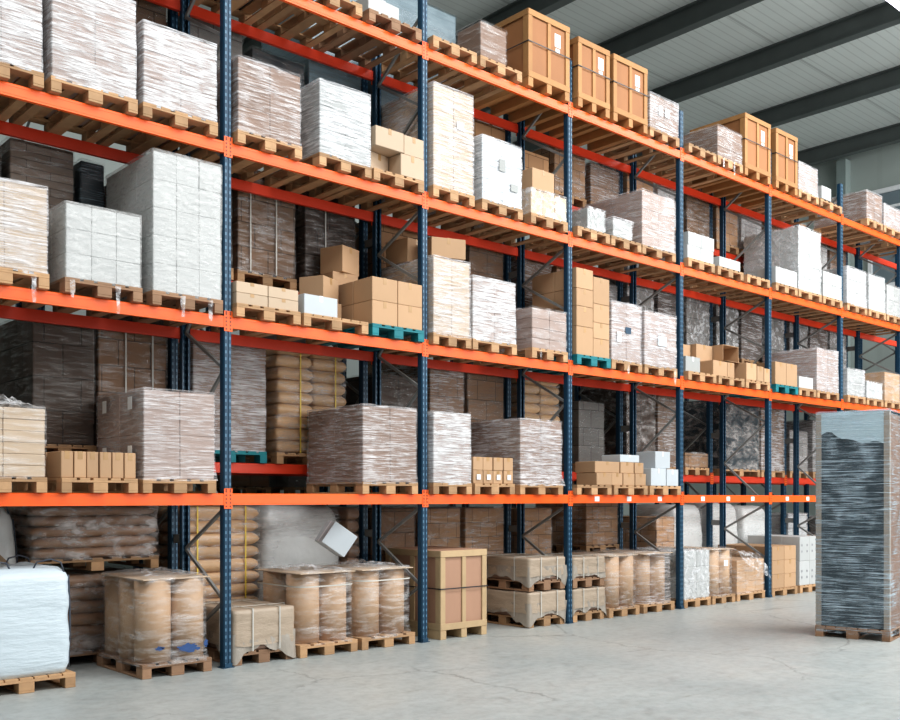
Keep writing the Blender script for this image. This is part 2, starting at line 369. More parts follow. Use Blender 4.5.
# ------------------------------------------------------------------ goods
def sack_mesh(w, d, h, mat):
    def mk():
        nx, ny = 12, 10; V = []; F = []
        for sgn in (1, -1):
            for j in range(ny + 1):
                for i in range(nx + 1):
                    u, v = math.sin(math.pi / 2 * (-1 + 2 * i / nx)), math.sin(math.pi / 2 * (-1 + 2 * j / ny))
                    e = max(0, (1 - abs(u) ** 9)) * max(0, (1 - abs(v) ** 9))
                    x = u * w / 2 * (1 - 0.04 * (1 - abs(v)) * 0); y = v * d / 2
                    z = sgn * h / 2 * e ** 0.36 + noise.noise(Vector((x * 9, y * 9, sgn * 3.3))) * 0.010 * e
                    V.append((x, y, z + h / 2))
        n = (nx + 1) * (ny + 1)
        for s_ in (0, 1):
            for j in range(ny):
                for i in range(nx):
                    a = s_ * n + j * (nx + 1) + i; f = (a, a + 1, a + nx + 2, a + nx + 1)
                    F.append(f if s_ == 0 else tuple(reversed(f)))
        me = bpy.data.meshes.new('sack'); me.from_pydata(V, [], F)
        bm = bmesh.new(); bm.from_mesh(me); bmesh.ops.remove_doubles(bm, verts=bm.verts[:], dist=0.002); bm.to_mesh(me); bm.free()
        me.materials.append(M[mat]); me.polygons.foreach_set('use_smooth', [True] * len(me.polygons)); return me
    return cached(('sack', q(w), q(d), q(h), mat), mk)

def roll_mesh(r, h):
    def mk():
        b = MB(); n = 24
        b.prism([(r * math.cos(2 * math.pi * k / n), r * math.sin(2 * math.pi * k / n)) for k in range(n)], 0, h)
        me = b.mesh('roll', M['roll'], 0.0)
        for p in me.polygons: p.use_smooth = len(p.vertices) == 4
        return me
    return cached(('roll', round(r, 3), q(h)), mk)

def loop_strap(t, x0, x1, y0, y1, z0, z1, axis, at, mat, w=0.018, name='strap'):
    """a strap running up the front, over the top and down the back (axis y), or round the load level (axis z), or over in x"""
    b = MB(); e = 0.004
    if axis == 'y':
        b.box(at - w / 2, at + w / 2, y0 - e, y0, z0, z1 + e); b.box(at - w / 2, at + w / 2, y0, y1, z1, z1 + e); b.box(at - w / 2, at + w / 2, y1, y1 + e, z0, z1 + e)
    elif axis == 'x':
        b.box(x0 - e, x0, at - w / 2, at + w / 2, z0, z1 + e); b.box(x0, x1, at - w / 2, at + w / 2, z1, z1 + e); b.box(x1, x1 + e, at - w / 2, at + w / 2, z0, z1 + e)
    else:
        b.box(x0 - e, x1 + e, y0 - e, y0, at - w / 2, at + w / 2); b.box(x0 - e, x1 + e, y1, y1 + e, at - w / 2, at + w / 2)
        b.box(x0 - e, x0, y0, y1, at - w / 2, at + w / 2); b.box(x1, x1 + e, y0, y1, at - w / 2, at + w / 2)
    return obj(name, b.mesh(name, M[mat]), t)

seedc = [0]
def load(x0, x1, h, z, label, goods=('carton', 'kraft', 2, 2, 3), fm='f_mid', y0=-0.08, d=1.2, pal='pine', flare=0.0, crush=0.0, inset=0.012, straps=(), tails=0, rows=12, group=None, name='wrapped_pallet_load', base=True, cat='pallet load', amp=0.007):
    """a pallet with its goods bound under film: one thing"""
    w = x1 - x0; t = thing(name, label, cat, ((x0 + x1) / 2, y0 + d / 2, z + 0.001), 0, group)
    pw = w if w < 0.95 or base == 'full' else w
    pz = 0.0
    if base:
        add_pallet(t, pw - 0.004, d, pal); pz = 0.145
    gw, gd = w - 2 * inset - 0.012, d - 2 * inset - 0.012; kind = goods[0]; r = 0.02
    seedc[0] += 1; sd = seedc[0]; rng = random.Random(sd)
    if kind == 'carton':
        _, mat, nx, ny, nz = goods[:5]
        cw, cd, ch = gw / nx, gd / ny, (h - pz - 0.015) / nz
        me = box_mesh(cw - 0.003, cd - 0.003, ch - 0.0015, mat, 0.005)
        for k in range(nz):
            for j in range(ny):
                for i in range(nx):
                    if crush and k == nz - 1 and rng.random() < crush: continue
                    obj('carton', me, t, (-gw / 2 + cw * (i + 0.5) + rng.uniform(-.0015, .0015), -gd / 2 + cd * (j + 0.5) + rng.uniform(-.003, .003), pz + 0.001 + ch * k))
    elif kind == 'block':
        me = cached(('blk', q(gw), q(gd), q(h - pz), goods[1]), lambda: MB().box(-gw / 2, gw / 2, -gd / 2, gd / 2, 0, h - pz - 0.012).mesh('packed_goods', M[goods[1]], 0.015, seg=2))
        obj('packed_goods', me, t, (0, 0, pz + 0.001))
    elif kind == 'roll':
        nx = goods[1]; rr = gw / nx / 2; ny = int(gd / (2 * rr) + 0.05); sp = gd / ny; rh = h - pz - 0.03
        me = roll_mesh(rr - 0.001, rh)
        for j in range(ny):
            for i in range(nx): obj('roll', me, t, (-gw / 2 + rr * (2 * i + 1), -gd / 2 + sp * (j + .5), pz + 0.001))
        obj('top_sheet', cached(('sheet', q(gw), q(gd)), lambda: MB().box(-gw / 2, gw / 2, -gd / 2, gd / 2, 0, 0.012).mesh('top_sheet', M['kraftl'], 0.003)), t, (0, 0, pz + rh + 0.003)); r = rr * 0.8
    elif kind == 'sack':
        _, mat, nx, ny, nz = goods[:5]
        cw, cd, ch = gw / nx, gd / ny, (h - pz) / nz
        for k in range(nz):
            sw = k % 2 == 1 and nx == ny
            me = sack_mesh(cw, cd, ch * 1.06, mat)
            for j in range(ny):
                for i in range(nx):
                    o = obj('sack', me, t, (-gw / 2 + cw * (i + .5) + rng.uniform(-.014, .014), -gd / 2 + cd * (j + .5) + rng.uniform(-.014, .014), pz + ch * k))
                    o.rotation_euler = (0, 0, rng.uniform(-.03, .03) + (math.pi if rng.random() < .5 else 0))
        r = 0.05
    if fm:
        obj('stretch_film', film_shell(w - inset - 0.006, d - inset - 0.006, h + 0.006, (pz - 0.02 if base else 0.02), r, fm, sd, flare=flare, rows=rows, amp=amp), t)
    X, Y = w / 2 + 0.006, d / 2 + 0.006
    for s_ in straps:
        if s_[0] == 'z':
            bm_ = film_shell(w - inset + .004, d - inset + .004, s_[1] + .018, s_[1], r, s_[2], 0, rows=1, top=False, amp=.004)
            for v in bm_.vertices: v.co.z = s_[1] + (.016 if v.co.z > s_[1] + .009 else 0)
            obj('strap', bm_, t); continue
        loop_strap(t, -X, X, -Y, Y, pz, h + 0.012, s_[0], s_[1], s_[2])
    for k in range(tails):
        x = rng.uniform(-w / 2 + .05, w / 2 - .05); L = rng.uniform(.07, .2); b = MB(); n = 5
        for i in range(n):
            zz = 0.12 - (L + .08) * i / (n - 1); ww = 0.018 * (1 - 0.5 * i / n) + rng.uniform(0, .012)
            b.v += [(x - ww + rng.uniform(-.008, .008), -Y - .012 - rng.uniform(0, .008), zz), (x + ww, -Y - .016 - rng.uniform(0, .008), zz)]
            if i: b.f.append((2 * i - 2, 2 * i - 1, 2 * i + 1, 2 * i))
        obj('film_tail', b.mesh('film_tail', M['f_crumple']), t)
    return t

def carton(cx, cy, z, w, d, h, label, mat='kraft', rz=0, tape=True, group=None, rot=None, cat='box', name='cardboard_box'):
    """one loose closed box with its tape"""
    t = obj(name, box_mesh(w, d, h, mat, 0.005), None, (cx, cy, z + 0.001), rot or (0, 0, rz)); tag(t, label, cat, group)
    if tape:
        tm = 'tape' if mat.startswith('kraft') else 'wtape'
        def mk():
            b = MB(); b.box(-.024, .024, -d / 2 - .001, d / 2 + .001, h, h + .0015); b.box(-.024, .024, -d / 2 - .0018, -d / 2, h - min(.08, h * .3), h + .0015)
            return b.mesh('tape', M[tm])
        obj('tape', cached(('tape', q(w), q(d), q(h), tm), mk), t)
    return t

def crate(x0, x1, h, z, label, y0=-0.08, d=1.15, pale=False, feet=0.13, mids=(0.0,), lab=True):
    ply, bat = ('plyp', 'battenp') if pale else ('ply', 'batten')
    w = x1 - x0 - 0.01; t = thing('wooden_crate', label, 'crate', ((x0 + x1) / 2, y0 + d / 2, z + 0.001)); H = h - feet; X, Y = w / 2, d / 2; e = 0.02; bw = 0.085
    def P(name, mat, *a, bev=0.003): return obj(name, MB().box(*a).mesh(name, M[mat], bev), t)
    P('front_panel', ply, -X + e, X - e, -Y + e, -Y + e + .01, feet + .02, h - .02)
    P('rear_panel', ply, -X + e, X - e, Y - e - .01, Y - e, feet + .02, h - .02)
    P('side_panel', ply, -X + e, -X + e + .01, -Y + e + .011, Y - e - .011, feet + .02, h - .02)
    P('side_panel', ply, X - e - .01, X - e, -Y + e + .011, Y - e - .011, feet + .02, h - .02)
    P('lid', ply, -X, X, -Y, Y, h - .019, h); P('base_board', bat, -X, X, -Y, Y, feet, feet + .02)
    for s in (-1, 1):
        for (a0, a1) in [(-X, -X + bw), (X - bw, X)] + [(m - bw * .4, m + bw * .4) for m in mids]:
            y = (-Y, -Y + e) if s < 0 else (Y - e, Y); P('batten', bat, a0, a1, y[0], y[1], feet + .0205, h - .02)
        y = (-Y - .006, -Y + .0005) if s < 0 else (Y, Y + .006)
        for (b0, b1) in ((feet + .0, feet + bw), (h - bw, h)): P('rail', bat, -X, X, y[0], y[1], b0, b1)
        xx = (-X, -X + e) if s < 0 else (X - e, X)
        for (a0, a1) in ((-Y + e + .001, -Y + e + bw), (-bw / 2, bw / 2), (Y - e - bw, Y - e - .001)): P('batten', bat, xx[0], xx[1], a0, a1, feet + .0205, h - .02)
        xx = (-X - .006, -X + .0005) if s < 0 else (X, X + .006)
        for (b0, b1) in ((feet + .0, feet + bw), (h - bw, h)): P('rail', bat, xx[0], xx[1], -Y, Y, b0, b1)
    for x in (-X + .05, 0, X - .05): P('foot', bat, x - .05, x + .05, -Y, Y, 0.0, feet - .0005)
    loop_strap(t, -X - .008, X + .008, -Y - .008, Y + .008, 0, h, 'z', feet + H * .52, 'strap', .014)
    if lab:
        P('shipping_label', 'label', X * .30, X * .30 + .12, -Y + e - .004, -Y + e - .001, feet + H * .62, feet + H * .82, bev=0)
        P('shipping_label', 'label', X * .34, X * .34 + .09, -Y + e - .004, -Y + e - .001, feet + H * .54, feet + H * .60, bev=0)
    return t

# ------------------------------------------------------------------ racks
def rack(name, label, y_front, b0, b1, levels, tags_y=None, top=8.25, gaps=(), LV=LV):
    """a bolted run of bays: posts, zigzag braces and beam pairs"""
    t = thing(name, label, 'pallet rack', (b0 * BAY, y_front, 0)); D = 1.05
    def post():
        b = MB(); W = 0.05; H = top
        prof = [(-W, 0.02), (-W + .012, 0.0), (-.012, 0.0), (-.008, .006), (.008, .006), (.012, 0.0), (W - .012, 0.0), (W, 0.02), (W, .085), (W - .025, .085), (W - .025, .080), (W - .006, .08), (W - .006, .022), (-W + .006, .022), (-W + .006, .08), (-W + .025, .08), (-W + .025, .085), (-W, .085)]
        return b.prism(prof, 0.004, H).mesh('upright', M['blue'])
    pm = cached(('post', top), post)
    foot = cached('foot', lambda: MB().box(-.07, .07, -.02, .11, 0, .008).box(-.045, .045, -.015, -.008, .008, .05).mesh('foot_plate', M['bluep'], .002))
    zs = [('B', .2), ('F', .72), ('B', 1.25), ('F', 1.72), ('B', 2.5), ('F', 3.24), ('B', 3.74), ('F', 4.6), ('B', 5.1), ('F', 5.52), ('B', 6.2), ('F', 6.85), ('B', 7.38), ('F', 8.0)]
    def braces(a, b):
        ya = .08 if a[0] == 'F' else D - .08; yb = .08 if b[0] == 'F' else D - .08
        return MB().bar((0, ya, a[1]), (0, yb, b[1]), .035, .03).mesh('brace', M['steel'])
    bl = b1 - b0
    L = BAY - .104; zt = .125
    def beam():
        b = MB(); prof = [(0, 0), (.045, 0), (.045, zt), (.008, zt), (0, zt - .008)]
        v = []; n = len(prof)
        b.v = [(-L / 2, p[0], p[1] - zt) for p in prof] + [(L / 2, p[0], p[1] - zt) for p in prof]
        b.f = [(i, n + i, n + (i + 1) % n, (i + 1) % n) for i in range(n)] + [tuple(range(n)), tuple(reversed(range(n, 2 * n)))]
        # pressed groove lines along the face
        b.box(-L / 2, L / 2, -.003, 0, -zt + .02, -zt + .026); b.box(-L / 2, L / 2, -.003, 0, -.030, -.024)
        return b
    bmh = cached('beam', lambda: beam().mesh('beam', M['orange'])); bmr = cached('beamr', lambda: beam().mesh('beam', M['orange_shade']))
    def conn():
        b = MB(); b.box(-.0505, .0505, -.0085, -.0035, -.165, .055)
        for z in (-.14, -.10, -.06, -.02, .02, .04):
            for x in (-.025, .025): b.box(x - .008, x + .008, -.0115, -.0084, z - .008, z + .008)
        me = b.mesh('connector', M['orange']); me.materials.append(M['bolt'])
        for p in me.polygons: p.material_index = 1 if p.index >= 6 else 0
        return me
    M.setdefault('bolt', plain('dark_bolt', (.16, .03, .015), .5))
    cm = cached('conn', conn)
    for k in range(bl + 1):
        x = k * BAY
        for side in (0, 1):
            u = obj('upright', pm, t, (x, 0 if not side else D, 0), (0, 0, 0 if not side else math.pi))
            obj('foot_plate', foot, u, (0, 0, 0))
        for i in range(len(zs) - 1):
            obj('brace', cached(('brace', i), lambda: braces(zs[i], zs[i + 1])), t, (x, 0, 0))
        if y_front == 0:
            for z in (1.36, 3.05, 5.3): obj('row_spacer', cached('spacer', lambda: MB().box(-.02, .02, 1.052, 1.248, -.05, .05).mesh('row_spacer', M['steel'], .003)), t, (x, 0, z))
        for lv in levels:
            for side in (0, 1):
                o = obj('connector', cm, t, (x, 0 if not side else D, LV[lv]), (0, 0, 0 if not side else math.pi))
    for k in range(bl):
        for lv in levels:
            if (b0 + k, lv) in gaps: continue
            for side in (0, 1):
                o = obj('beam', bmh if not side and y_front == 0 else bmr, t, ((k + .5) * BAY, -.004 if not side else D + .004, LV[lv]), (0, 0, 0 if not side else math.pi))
                if tags_y == lv and not side and b0 + k >= 2:
                    for x in (-.8, -.02, .78):
                        obj('location_tag', cached('ltag', lambda: MB().box(-.055, .055, -.0045, -.0032, -.1, -.025).mesh('location_tag', M['label'])), o, (x, 0, 0))
    return t
rack('pallet_rack', 'long orange and blue steel pallet rack along the aisle', 0.0, -2, 8, [1, 2, 3, 4], tags_y=1)
rack('pallet_rack', 'shadowed steel pallet rack back to back behind the aisle rack', 1.25, -2, 8, [1, 2, 3], LV=LR)
rack('pallet_rack', 'dark steel pallet rack across the far aisle behind both others', 5.6, -1, 7, [1, 2, 3], top=6.2)

# ------------------------------------------------------------------ names of places
ORD = {-2: 'outermost', -1: 'first', 0: 'second', 1: 'third', 2: 'fourth', 3: 'fifth', 4: 'sixth', 5: 'seventh', 6: 'eighth', 7: 'ninth'}
SH = ['on floor', 'lowest shelf', 'second shelf', 'third shelf', 'top shelf']
def where(b, lv, pos): return f', {pos} of {ORD[b]} bay from left, {SH[lv]}'
def F(b, lv, a0, a1, h, look, pos, **kw):
    kw.setdefault('y0', -0.08 if lv else 0.0); a0 = max(a0, .07); a1 = min(a1, 2.73)
    if not lv: kw.setdefault('d', 1.12)
    return load(b * BAY + a0, b * BAY + a1, h, LV[lv], look + where(b, lv, pos), **kw)
exec_rows = None
C = lambda mat='kraft', nx=2, ny=2, nz=3: ('carton', mat, nx, ny, nz)
Lf, Md, Rt = 'left', 'middle', 'right'

# ======================================================================= FRONT ROW
# --- third shelf
F(-1, 3, -.06, .83, 1.30, 'rosy cartons in shiny film', Lf, goods=C('pinkish', 2, 2, 4), fm='f_silver')
F(-1, 3, .89, 1.75, 1.12, 'pinkish cartons in bright wrinkled film', Md, goods=C('pinkish', 2, 2, 3), fm='f_silver')
F(-1, 3, 1.80, 2.64, .97, 'pale grey film-wrapped cartons', Rt, goods=C('pinkish', 2, 2, 3), fm='f_silver')
F(0, 3, .07, .90, .95, 'brown cartons in streaky silver film', Lf, goods=C('kraftd', 2, 2, 3), fm='f_mid', flare=.01)
F(0, 3, 1.13, 1.89, 1.00, 'whitish cartons in bright silver film', Md, goods=C('grey', 2, 2, 3), fm='f_silver')
F(1, 3, .07, .80, 1.46, 'tall beige film-wrapped carton load', Lf, goods=C('kraftl', 2, 2, 4), fm='f_heavy')
F(1, 3, .93, 1.72, 1.00, 'bluish white film-wrapped load with labels', Md, goods=C('bluewhite', 2, 2, 3), fm='f_silver')
F(1, 3, 1.88, 2.66, .50, 'low load of white film over boxes', Rt, goods=C('kraftl', 3, 3, 1), fm='f_crumple')
F(2, 3, 1.62, 2.52, 1.02, 'big brown cartons in shiny film', Rt, goods=C('pinkish', 2, 2, 3), fm='f_mid', flare=.01)
F(4, 3, .90, 1.80, 1.36, 'tall white carton stack in crumpled film', Md, goods=C('white', 2, 3, 5), fm='f_crumple')
F(5, 3, .07, .95, .90, 'white cartons in glaring crumpled film', Lf, goods=C('white', 2, 2, 3), fm='f_heavy')
F(5, 3, 1.05, 1.85, .90, 'white cartons under loose film', Md, goods=C('white', 2, 2, 3), fm='f_crumple')
F(5, 3, 1.9, 2.7, .8, 'grey cartons under film', Rt, goods=C('grey', 2, 2, 2), fm='f_mid')
F(6, 3, .1, .9, .95, 'pale cartons under film', Lf, goods=C('white', 2, 2, 2), fm='f_mid')
# --- second shelf
F(-1, 2, -.02, .88, .96, 'beige cartons behind rosy streaked film', Lf, goods=C('kraftl', 2, 2, 2), fm='f_heavy', tails=1)
F(-1, 2, 1.02, 1.80, .87, 'white cartons, three rows, tightly film-wrapped', Md, goods=C('white', 3, 3, 3), fm='f_fine', tails=2, pal='oldpine')
F(-1, 2, 1.90, 2.70, 1.58, 'tall white-grey carton stack in thin film', Rt, goods=C('white', 3, 3, 5), fm='f_fine', tails=2, pal='oldpine')
F(1, 2, .07, .74, 1.13, 'beige cartons slumped in wrinkled film', Lf, goods=C('kraftl', 2, 2, 3), fm='f_heavy', flare=.01)
F(1, 2, .76, 1.60, .98, 'pink-white cartons in streaked film', Md, goods=C('pinkish', 2, 2, 3), fm='f_silver')
F(1, 2, 1.90, 2.66, .72, 'short load of flat cartons in clear film', Rt, goods=C('pinkish', 2, 2, 4), fm='f_clear', tails=1)
F(2, 2, .86, 1.62, 1.04, 'white cartons with blue mark in film', Md, goods=C('pinkish', 2, 2, 3), fm='f_heavy', tails=1)
F(2, 2, 1.68, 2.56, 1.00, 'pinkish cartons with label in film', Rt, goods=C('pinkish', 2, 2, 3), fm='f_heavy', tails=1)
F(4, 2, 1.62, 2.52, .98, 'large brown-sided cartons in shiny film', Rt, goods=C('pinkish', 2, 2, 3), fm='f_heavy')
F(5, 2, .09, .88, .70, 'small square load in crinkled white film', Lf, goods=C('grey', 2, 2, 2), fm='f_heavy')
F(5, 2, .95, 1.72, .50, 'low white film-wrapped cartons', Md, goods=C('white', 2, 2, 2), fm='f_crumple')
F(5, 2, 1.8, 2.6, .78, 'low kraft cartons under film', Rt, goods=C('kraft', 2, 2, 2), fm='f_clear')
# --- lowest shelf
t = F(-1, 1, .01, .86, .80, 'beige flat cartons under glossy torn film', Lf, goods=C('kraftl', 2, 2, 6), fm='f_clear', amp=.01)
t = F(-1, 1, 1.80, 2.62, 1.06, 'mauve cartons in swirling shiny film', Rt, goods=C('pinkish', 2, 2, 2), fm='f_mid', flare=.03)
t = F(0, 1, 1.75, 2.62, 1.07, 'large brown cube of cartons, silver film front', Rt, goods=C('kraftd', 2, 2, 2), fm='f_mid', flare=.01, amp=.008)
F(1, 1, .07, .75, 1.05, 'square pinkish load in fine horizontal film', Lf, goods=C('pinkish', 2, 2, 2), fm='f_silver')
F(1, 1, 1.66, 2.55, 1.05, 'square brown-sided carton load with flared film', Rt, goods=C('kraftd', 2, 2, 2), fm='f_heavy', flare=.05)
# --- floor
F(0, 0, .92, 1.74, .98, 'upright paper rolls wrapped in clear film', Md, goods=('roll', 2), fm='f_clear', pal='pine', straps=(('z', .80, 'wstrap'),), flare=.02, d=1.05)
F(0, 0, 1.80, 2.64, .98, 'second bundle of paper rolls in film', Rt, goods=('roll', 2), fm='f_clear', straps=(('z', .82, 'wstrap'),), flare=.02, d=1.05)
F(2, 0, .90, 1.66, .96, 'kraft-wrapped paper rolls with white film bands', Md, goods=('roll', 2), fm='f_clear', flare=.01)
F(2, 0, 1.76, 2.60, .96, 'kraft-wrapped paper rolls in milky film', Rt, goods=('roll', 2), fm='f_mid', flare=.01)
F(3, 0, .07, .85, .96, 'white cartons in crumpled film', Lf, goods=C('white', 2, 2, 3), fm='f_crumple')
F(3, 0, .90, 1.62, .96, 'tan rolls boxed in film with label', Md, goods=('roll', 2), fm='f_clear')
F(3, 0, 1.68, 2.62, .74, 'brown cartons under loose blown film', Rt, goods=C('kraft', 3, 3, 3), fm='f_clear', flare=.03)
# paper rolls with blue marks by the first post
t = load(-.99, -.21, 1.02, 0, 'tall bundle of paper rolls with blue smudges beside first blue post', goods=('roll', 2), fm='f_clear', y0=-.04, d=1.15, pal='oldpine', flare=.03)
for (x, z, w_, h_, sd) in ((.10, .28, .17, .055, 3), (-.22, .30, .07, .03, 5), (.30, .31, .035, .05, 8)):
    V = []; rg = random.Random(sd)
    for k in range(32):
        a = 2 * math.pi * k / 32; V.append((x + math.cos(a) * w_ * rg.uniform(.35, 1), -.575 - .035, z + math.sin(a) * h_ * rg.uniform(.5, 1)))
    me = bpy.data.meshes.new('blue_smudge'); me.from_pydata(V, [], [tuple(range(32))]); me.materials.append(M['blueprint']); obj('blue_smudge', me, t)

# draped kraft bales (two stacks of two, one single)
def bale(x0, x1, z, h, label, y0=0.0, d=1.13, rag=.24, seed=1, straps=2, sidest=2):
    w = x1 - x0; t = thing('strapped_bale', label, 'pallet load', ((x0 + x1) / 2, y0 + d / 2, z + .001)); add_pallet(t, w - .06, d - .05, 'oldpine' if seed % 2 else 'pine')
    pz = .145; me = MB().box(-w / 2 + .03, w / 2 - .03, -d / 2 + .03, d / 2 - .03, 0, h - pz - .02).mesh('packed_goods', M['kraftd'], .02); obj('packed_goods', me, t, (0, 0, pz))
    sh = film_shell(w - .03, d - .03, h, pz + .06, .05, 'cover', seed + 40, amp=.010, rows=10, sag=0); obj('paper_cover', sh, t)
    # torn plastic skirt hanging over the pallet, deepest at the corners
    n = 72; V = []; Fc = []; rg = random.Random(seed)
    for i in range(n):
        a = i / n * 4; k = int(a); u = a - k; X, Y = w / 2, d / 2
        P = [(-X, -Y), (X, -Y), (X, Y), (-X, Y), (-X, -Y)]
        x = P[k][0] + (P[k + 1][0] - P[k][0]) * u; y = P[k][1] + (P[k + 1][1] - P[k][1]) * u
        cor = abs(u - .5) * 2
        hem = pz + .05 - rag * max(0, cor ** 2.2) - .09 * noise.noise(Vector((x * 5, y * 5, seed))) - rg.uniform(0, .02)
        nd = Vector((x, y, 0)).normalized()
        for j, tt in enumerate((0, .5, 1)):
            zz = pz + .20 + (max(.012, hem) - pz - .20) * tt; wob = noise.noise(Vector((x * 14, y * 14, zz * 8 + seed))) * (.012 + .03 * tt)
            V.append((x * (1 - .018) + nd.x * (wob + .0), y * (1 - .018) + nd.y * (wob + .0), zz))
    for i in range(n):
        for j in (0, 1):
            a0, b0_ = i * 3 + j, ((i + 1) % n) * 3 + j; Fc.append((a0, b0_, b0_ + 1, a0 + 1))
    me = bpy.data.meshes.new('plastic_skirt'); me.from_pydata(V, [], Fc); me.materials.append(M['skirt']); me.polygons.foreach_set('use_smooth', [True] * len(me.polygons)); obj('plastic_skirt', me, t)
    for k in range(straps):
        loop_strap(t, 0, 0, -d / 2 - .005, d / 2 + .005, pz, h + .014, 'y', w * (-.20 + .42 * k / max(1, straps - 1)), 'wstrap', .014)
    for k in range(sidest):
        loop_strap(t, -w / 2 - .005, w / 2 + .005, 0, 0, pz, h + .014, 'x', d * (-.25 + .5 * k), 'wstrap', .014)
    return t
bale(.07, .89, 0, .60, 'low strapped bale in grey-brown paper beside first blue post', y0=.02, d=1.12, seed=1)
bale(4.72, 5.54, 0, .49, 'lower of two draped bales standing beside the floor crate', seed=2)
bale(4.72, 5.54, .515, .46, 'upper of two draped bales stacked beside the floor crate', seed=3, rag=.12)
bale(5.66, 6.44, 0, .48, 'lower of two draped bales beside the fourth blue post', seed=4, rag=.12)
bale(5.66, 6.44, .505, .44, 'upper of two draped bales beside the fourth blue post', seed=5, rag=.08)

# wooden crates
crate(3.06, 3.90, 1.15, 0, 'pale wooden crate with pink plywood panels on the floor', y0=0.0, d=1.15, pale=True, feet=.12, lab=False)
crate(4.62, 5.50, 1.08, LV[4], 'large orange-brown crate on top shelf beside loose brown carton')
crate(5.68, 6.42, 1.02, LV[4], 'middle of the three neighbouring orange-brown crates on top shelf')
crate(6.50, 7.36, 1.02, LV[4], 'third orange-brown crate on top shelf, beside grey wrapped load')
crate(10.20, 11.08, 1.10, LV[4], 'brown crate on top shelf directly behind the fifth post')
crate(11.26, 12.06, 1.10, LV[4], 'brown crate on top shelf, last one before the end wall')

# --- top shelf loads
F(2, 4, 1.82, 2.62, .70, 'grey wrapped load with white labels', Rt, goods=C('kraftd', 2, 2, 2), fm='f_heavy')
F(3, 4, .94, 1.74, .68, 'brown cartons with pale marks in film', Md, goods=C('kraftd', 2, 3, 3), fm='f_mid', tails=2)
F(4, 4, .90, 1.68, .68, 'pale grey film-wrapped cartons', Md, goods=C('pinkish', 2, 2, 2), fm='f_heavy')
F(5, 4, .95, 1.70, .74, 'brown-sided cartons in white film', Md, goods=C('kraftd', 2, 3, 3), fm='f_mid')
F(5, 4, 1.76, 2.66, .62, 'pinkish cartons in white film', Rt, goods=C('pinkish', 2, 2, 2), fm='f_heavy')
F(-1, 4, .06, .86, .9, 'cartons under film', Lf, goods=('block', 's_brown'), fm='f_mid')
F(-1, 4, .92, 1.72, .9, 'cartons under film', Md, goods=('block', 's_brown'), fm='f_mid')
F(-1, 4, 1.8, 2.6, .9, 'cartons under film', Rt, goods=('block', 's_grey'), fm='f_mid')
F(0, 4, .07, .87, .9, 'grey cartons under film', Lf, goods=('block', 's_grey'), fm='f_mid')
F(6, 4, .3, 1.1, .8, 'white cartons under film', Lf, goods=C('white', 2, 2, 2), fm='f_heavy')
z4 = LV[4]
pallet(.95, 1.75, z4, 'bare wooden pallet, middle of second bay, top shelf')
pallet(1.85, 2.68, z4, 'worn pallet carrying one white box beside third post, top shelf', 'oldpine')
carton(2.12, .2, z4 + .145, .5, .42, .2, 'flat white box on worn pallet, top shelf', 'white', .05)
pallet(2.87, 3.64, z4, 'empty light pallet, left of third bay, top shelf')
pallet(3.70, 4.50, z4, 'light pallet under single brown carton, top shelf')
t = load(3.72, 4.24, .49, z4 + .146, 'single brown carton in clear film beside large top crate', goods=C('kraftd', 1, 1, 1), fm='f_clear', y0=-.06, d=.5, base=False, cat='box', name='wrapped_carton')
pallet(8.48, 9.30, z4, 'bare pallet beside brown cartons, fifth bay, top shelf')
pallet(12.95, 13.85, z4, 'light pallet beside sixth post, top shelf')
carton(13.15, .1, z4 + .145, .38, .4, .25, 'small white box with grey print on light pallet, top shelf', 'white')

# ================================================================ loose boxes
def _(): pass
def stackrow(b, lv, a0, a1, rows, look, cat_mat='kraft', d=.40, y0=-.06, bh=.3, w=None, pal=True, where_='', palmat='pine', pos='', jig=.01, depth_rows=1, noun='box', base=.145):
    """loose boxes in rows on a bare pallet; rows = how many boxes across in each layer, bottom first"""
    x0, x1 = b * BAY + a0, b * BAY + a1; z = LV[lv]
    if pal: pallet(x0, x1, z, f'{"teal" if palmat == "teal" else "wooden"} pallet under {look}' + where(b, lv, pos), palmat, y0=-.08 if lv else 0)
    rng = random.Random(int(x0 * 31 + lv)); LAY = ['bottom', 'second', 'third', 'fourth']; CI = ['first', 'second', 'third', 'fourth', 'fifth', 'sixth']
    zz = z + base if pal else z
    for k, n in enumerate(rows):
        off = 0
        if isinstance(n, tuple): n, off = n
        bw = w or (x1 - x0) / max(1, max(r if not isinstance(r, tuple) else r[0] for r in rows))
        for j in range(depth_rows):
            for i in range(n):
                lab = f'{look[:-2] if look.endswith("es") else look}, {CI[i]} along{["", ", behind the front row", ", rearmost row"][j]}, {LAY[k]} layer, {ORD[b]} bay, {SH[lv]}'
                carton(x0 + off + bw * (i + .5), y0 + d / 2 + j * (d + .01) + rng.uniform(-jig, jig) * (1 if j == 0 else 0) + .012, zz + k * (bh + .002), bw - .012, d - .015, bh, lab, cat_mat, rng.uniform(-.006, .006), tape=True)
# lowest shelf, first bay: three pairs of small brown cartons
stackrow(-1, 1, .99, 1.75, [6], 'small brown boxes', 'kraft', d=.38, bh=.255, pos='middle', depth_rows=3)
# lowest shelf, third bay: kraft cartons with white labels
stackrow(1, 1, .80, 1.56, [4, 4], 'labelled brown boxes', 'kraft', d=.38, bh=.175, pos='middle')
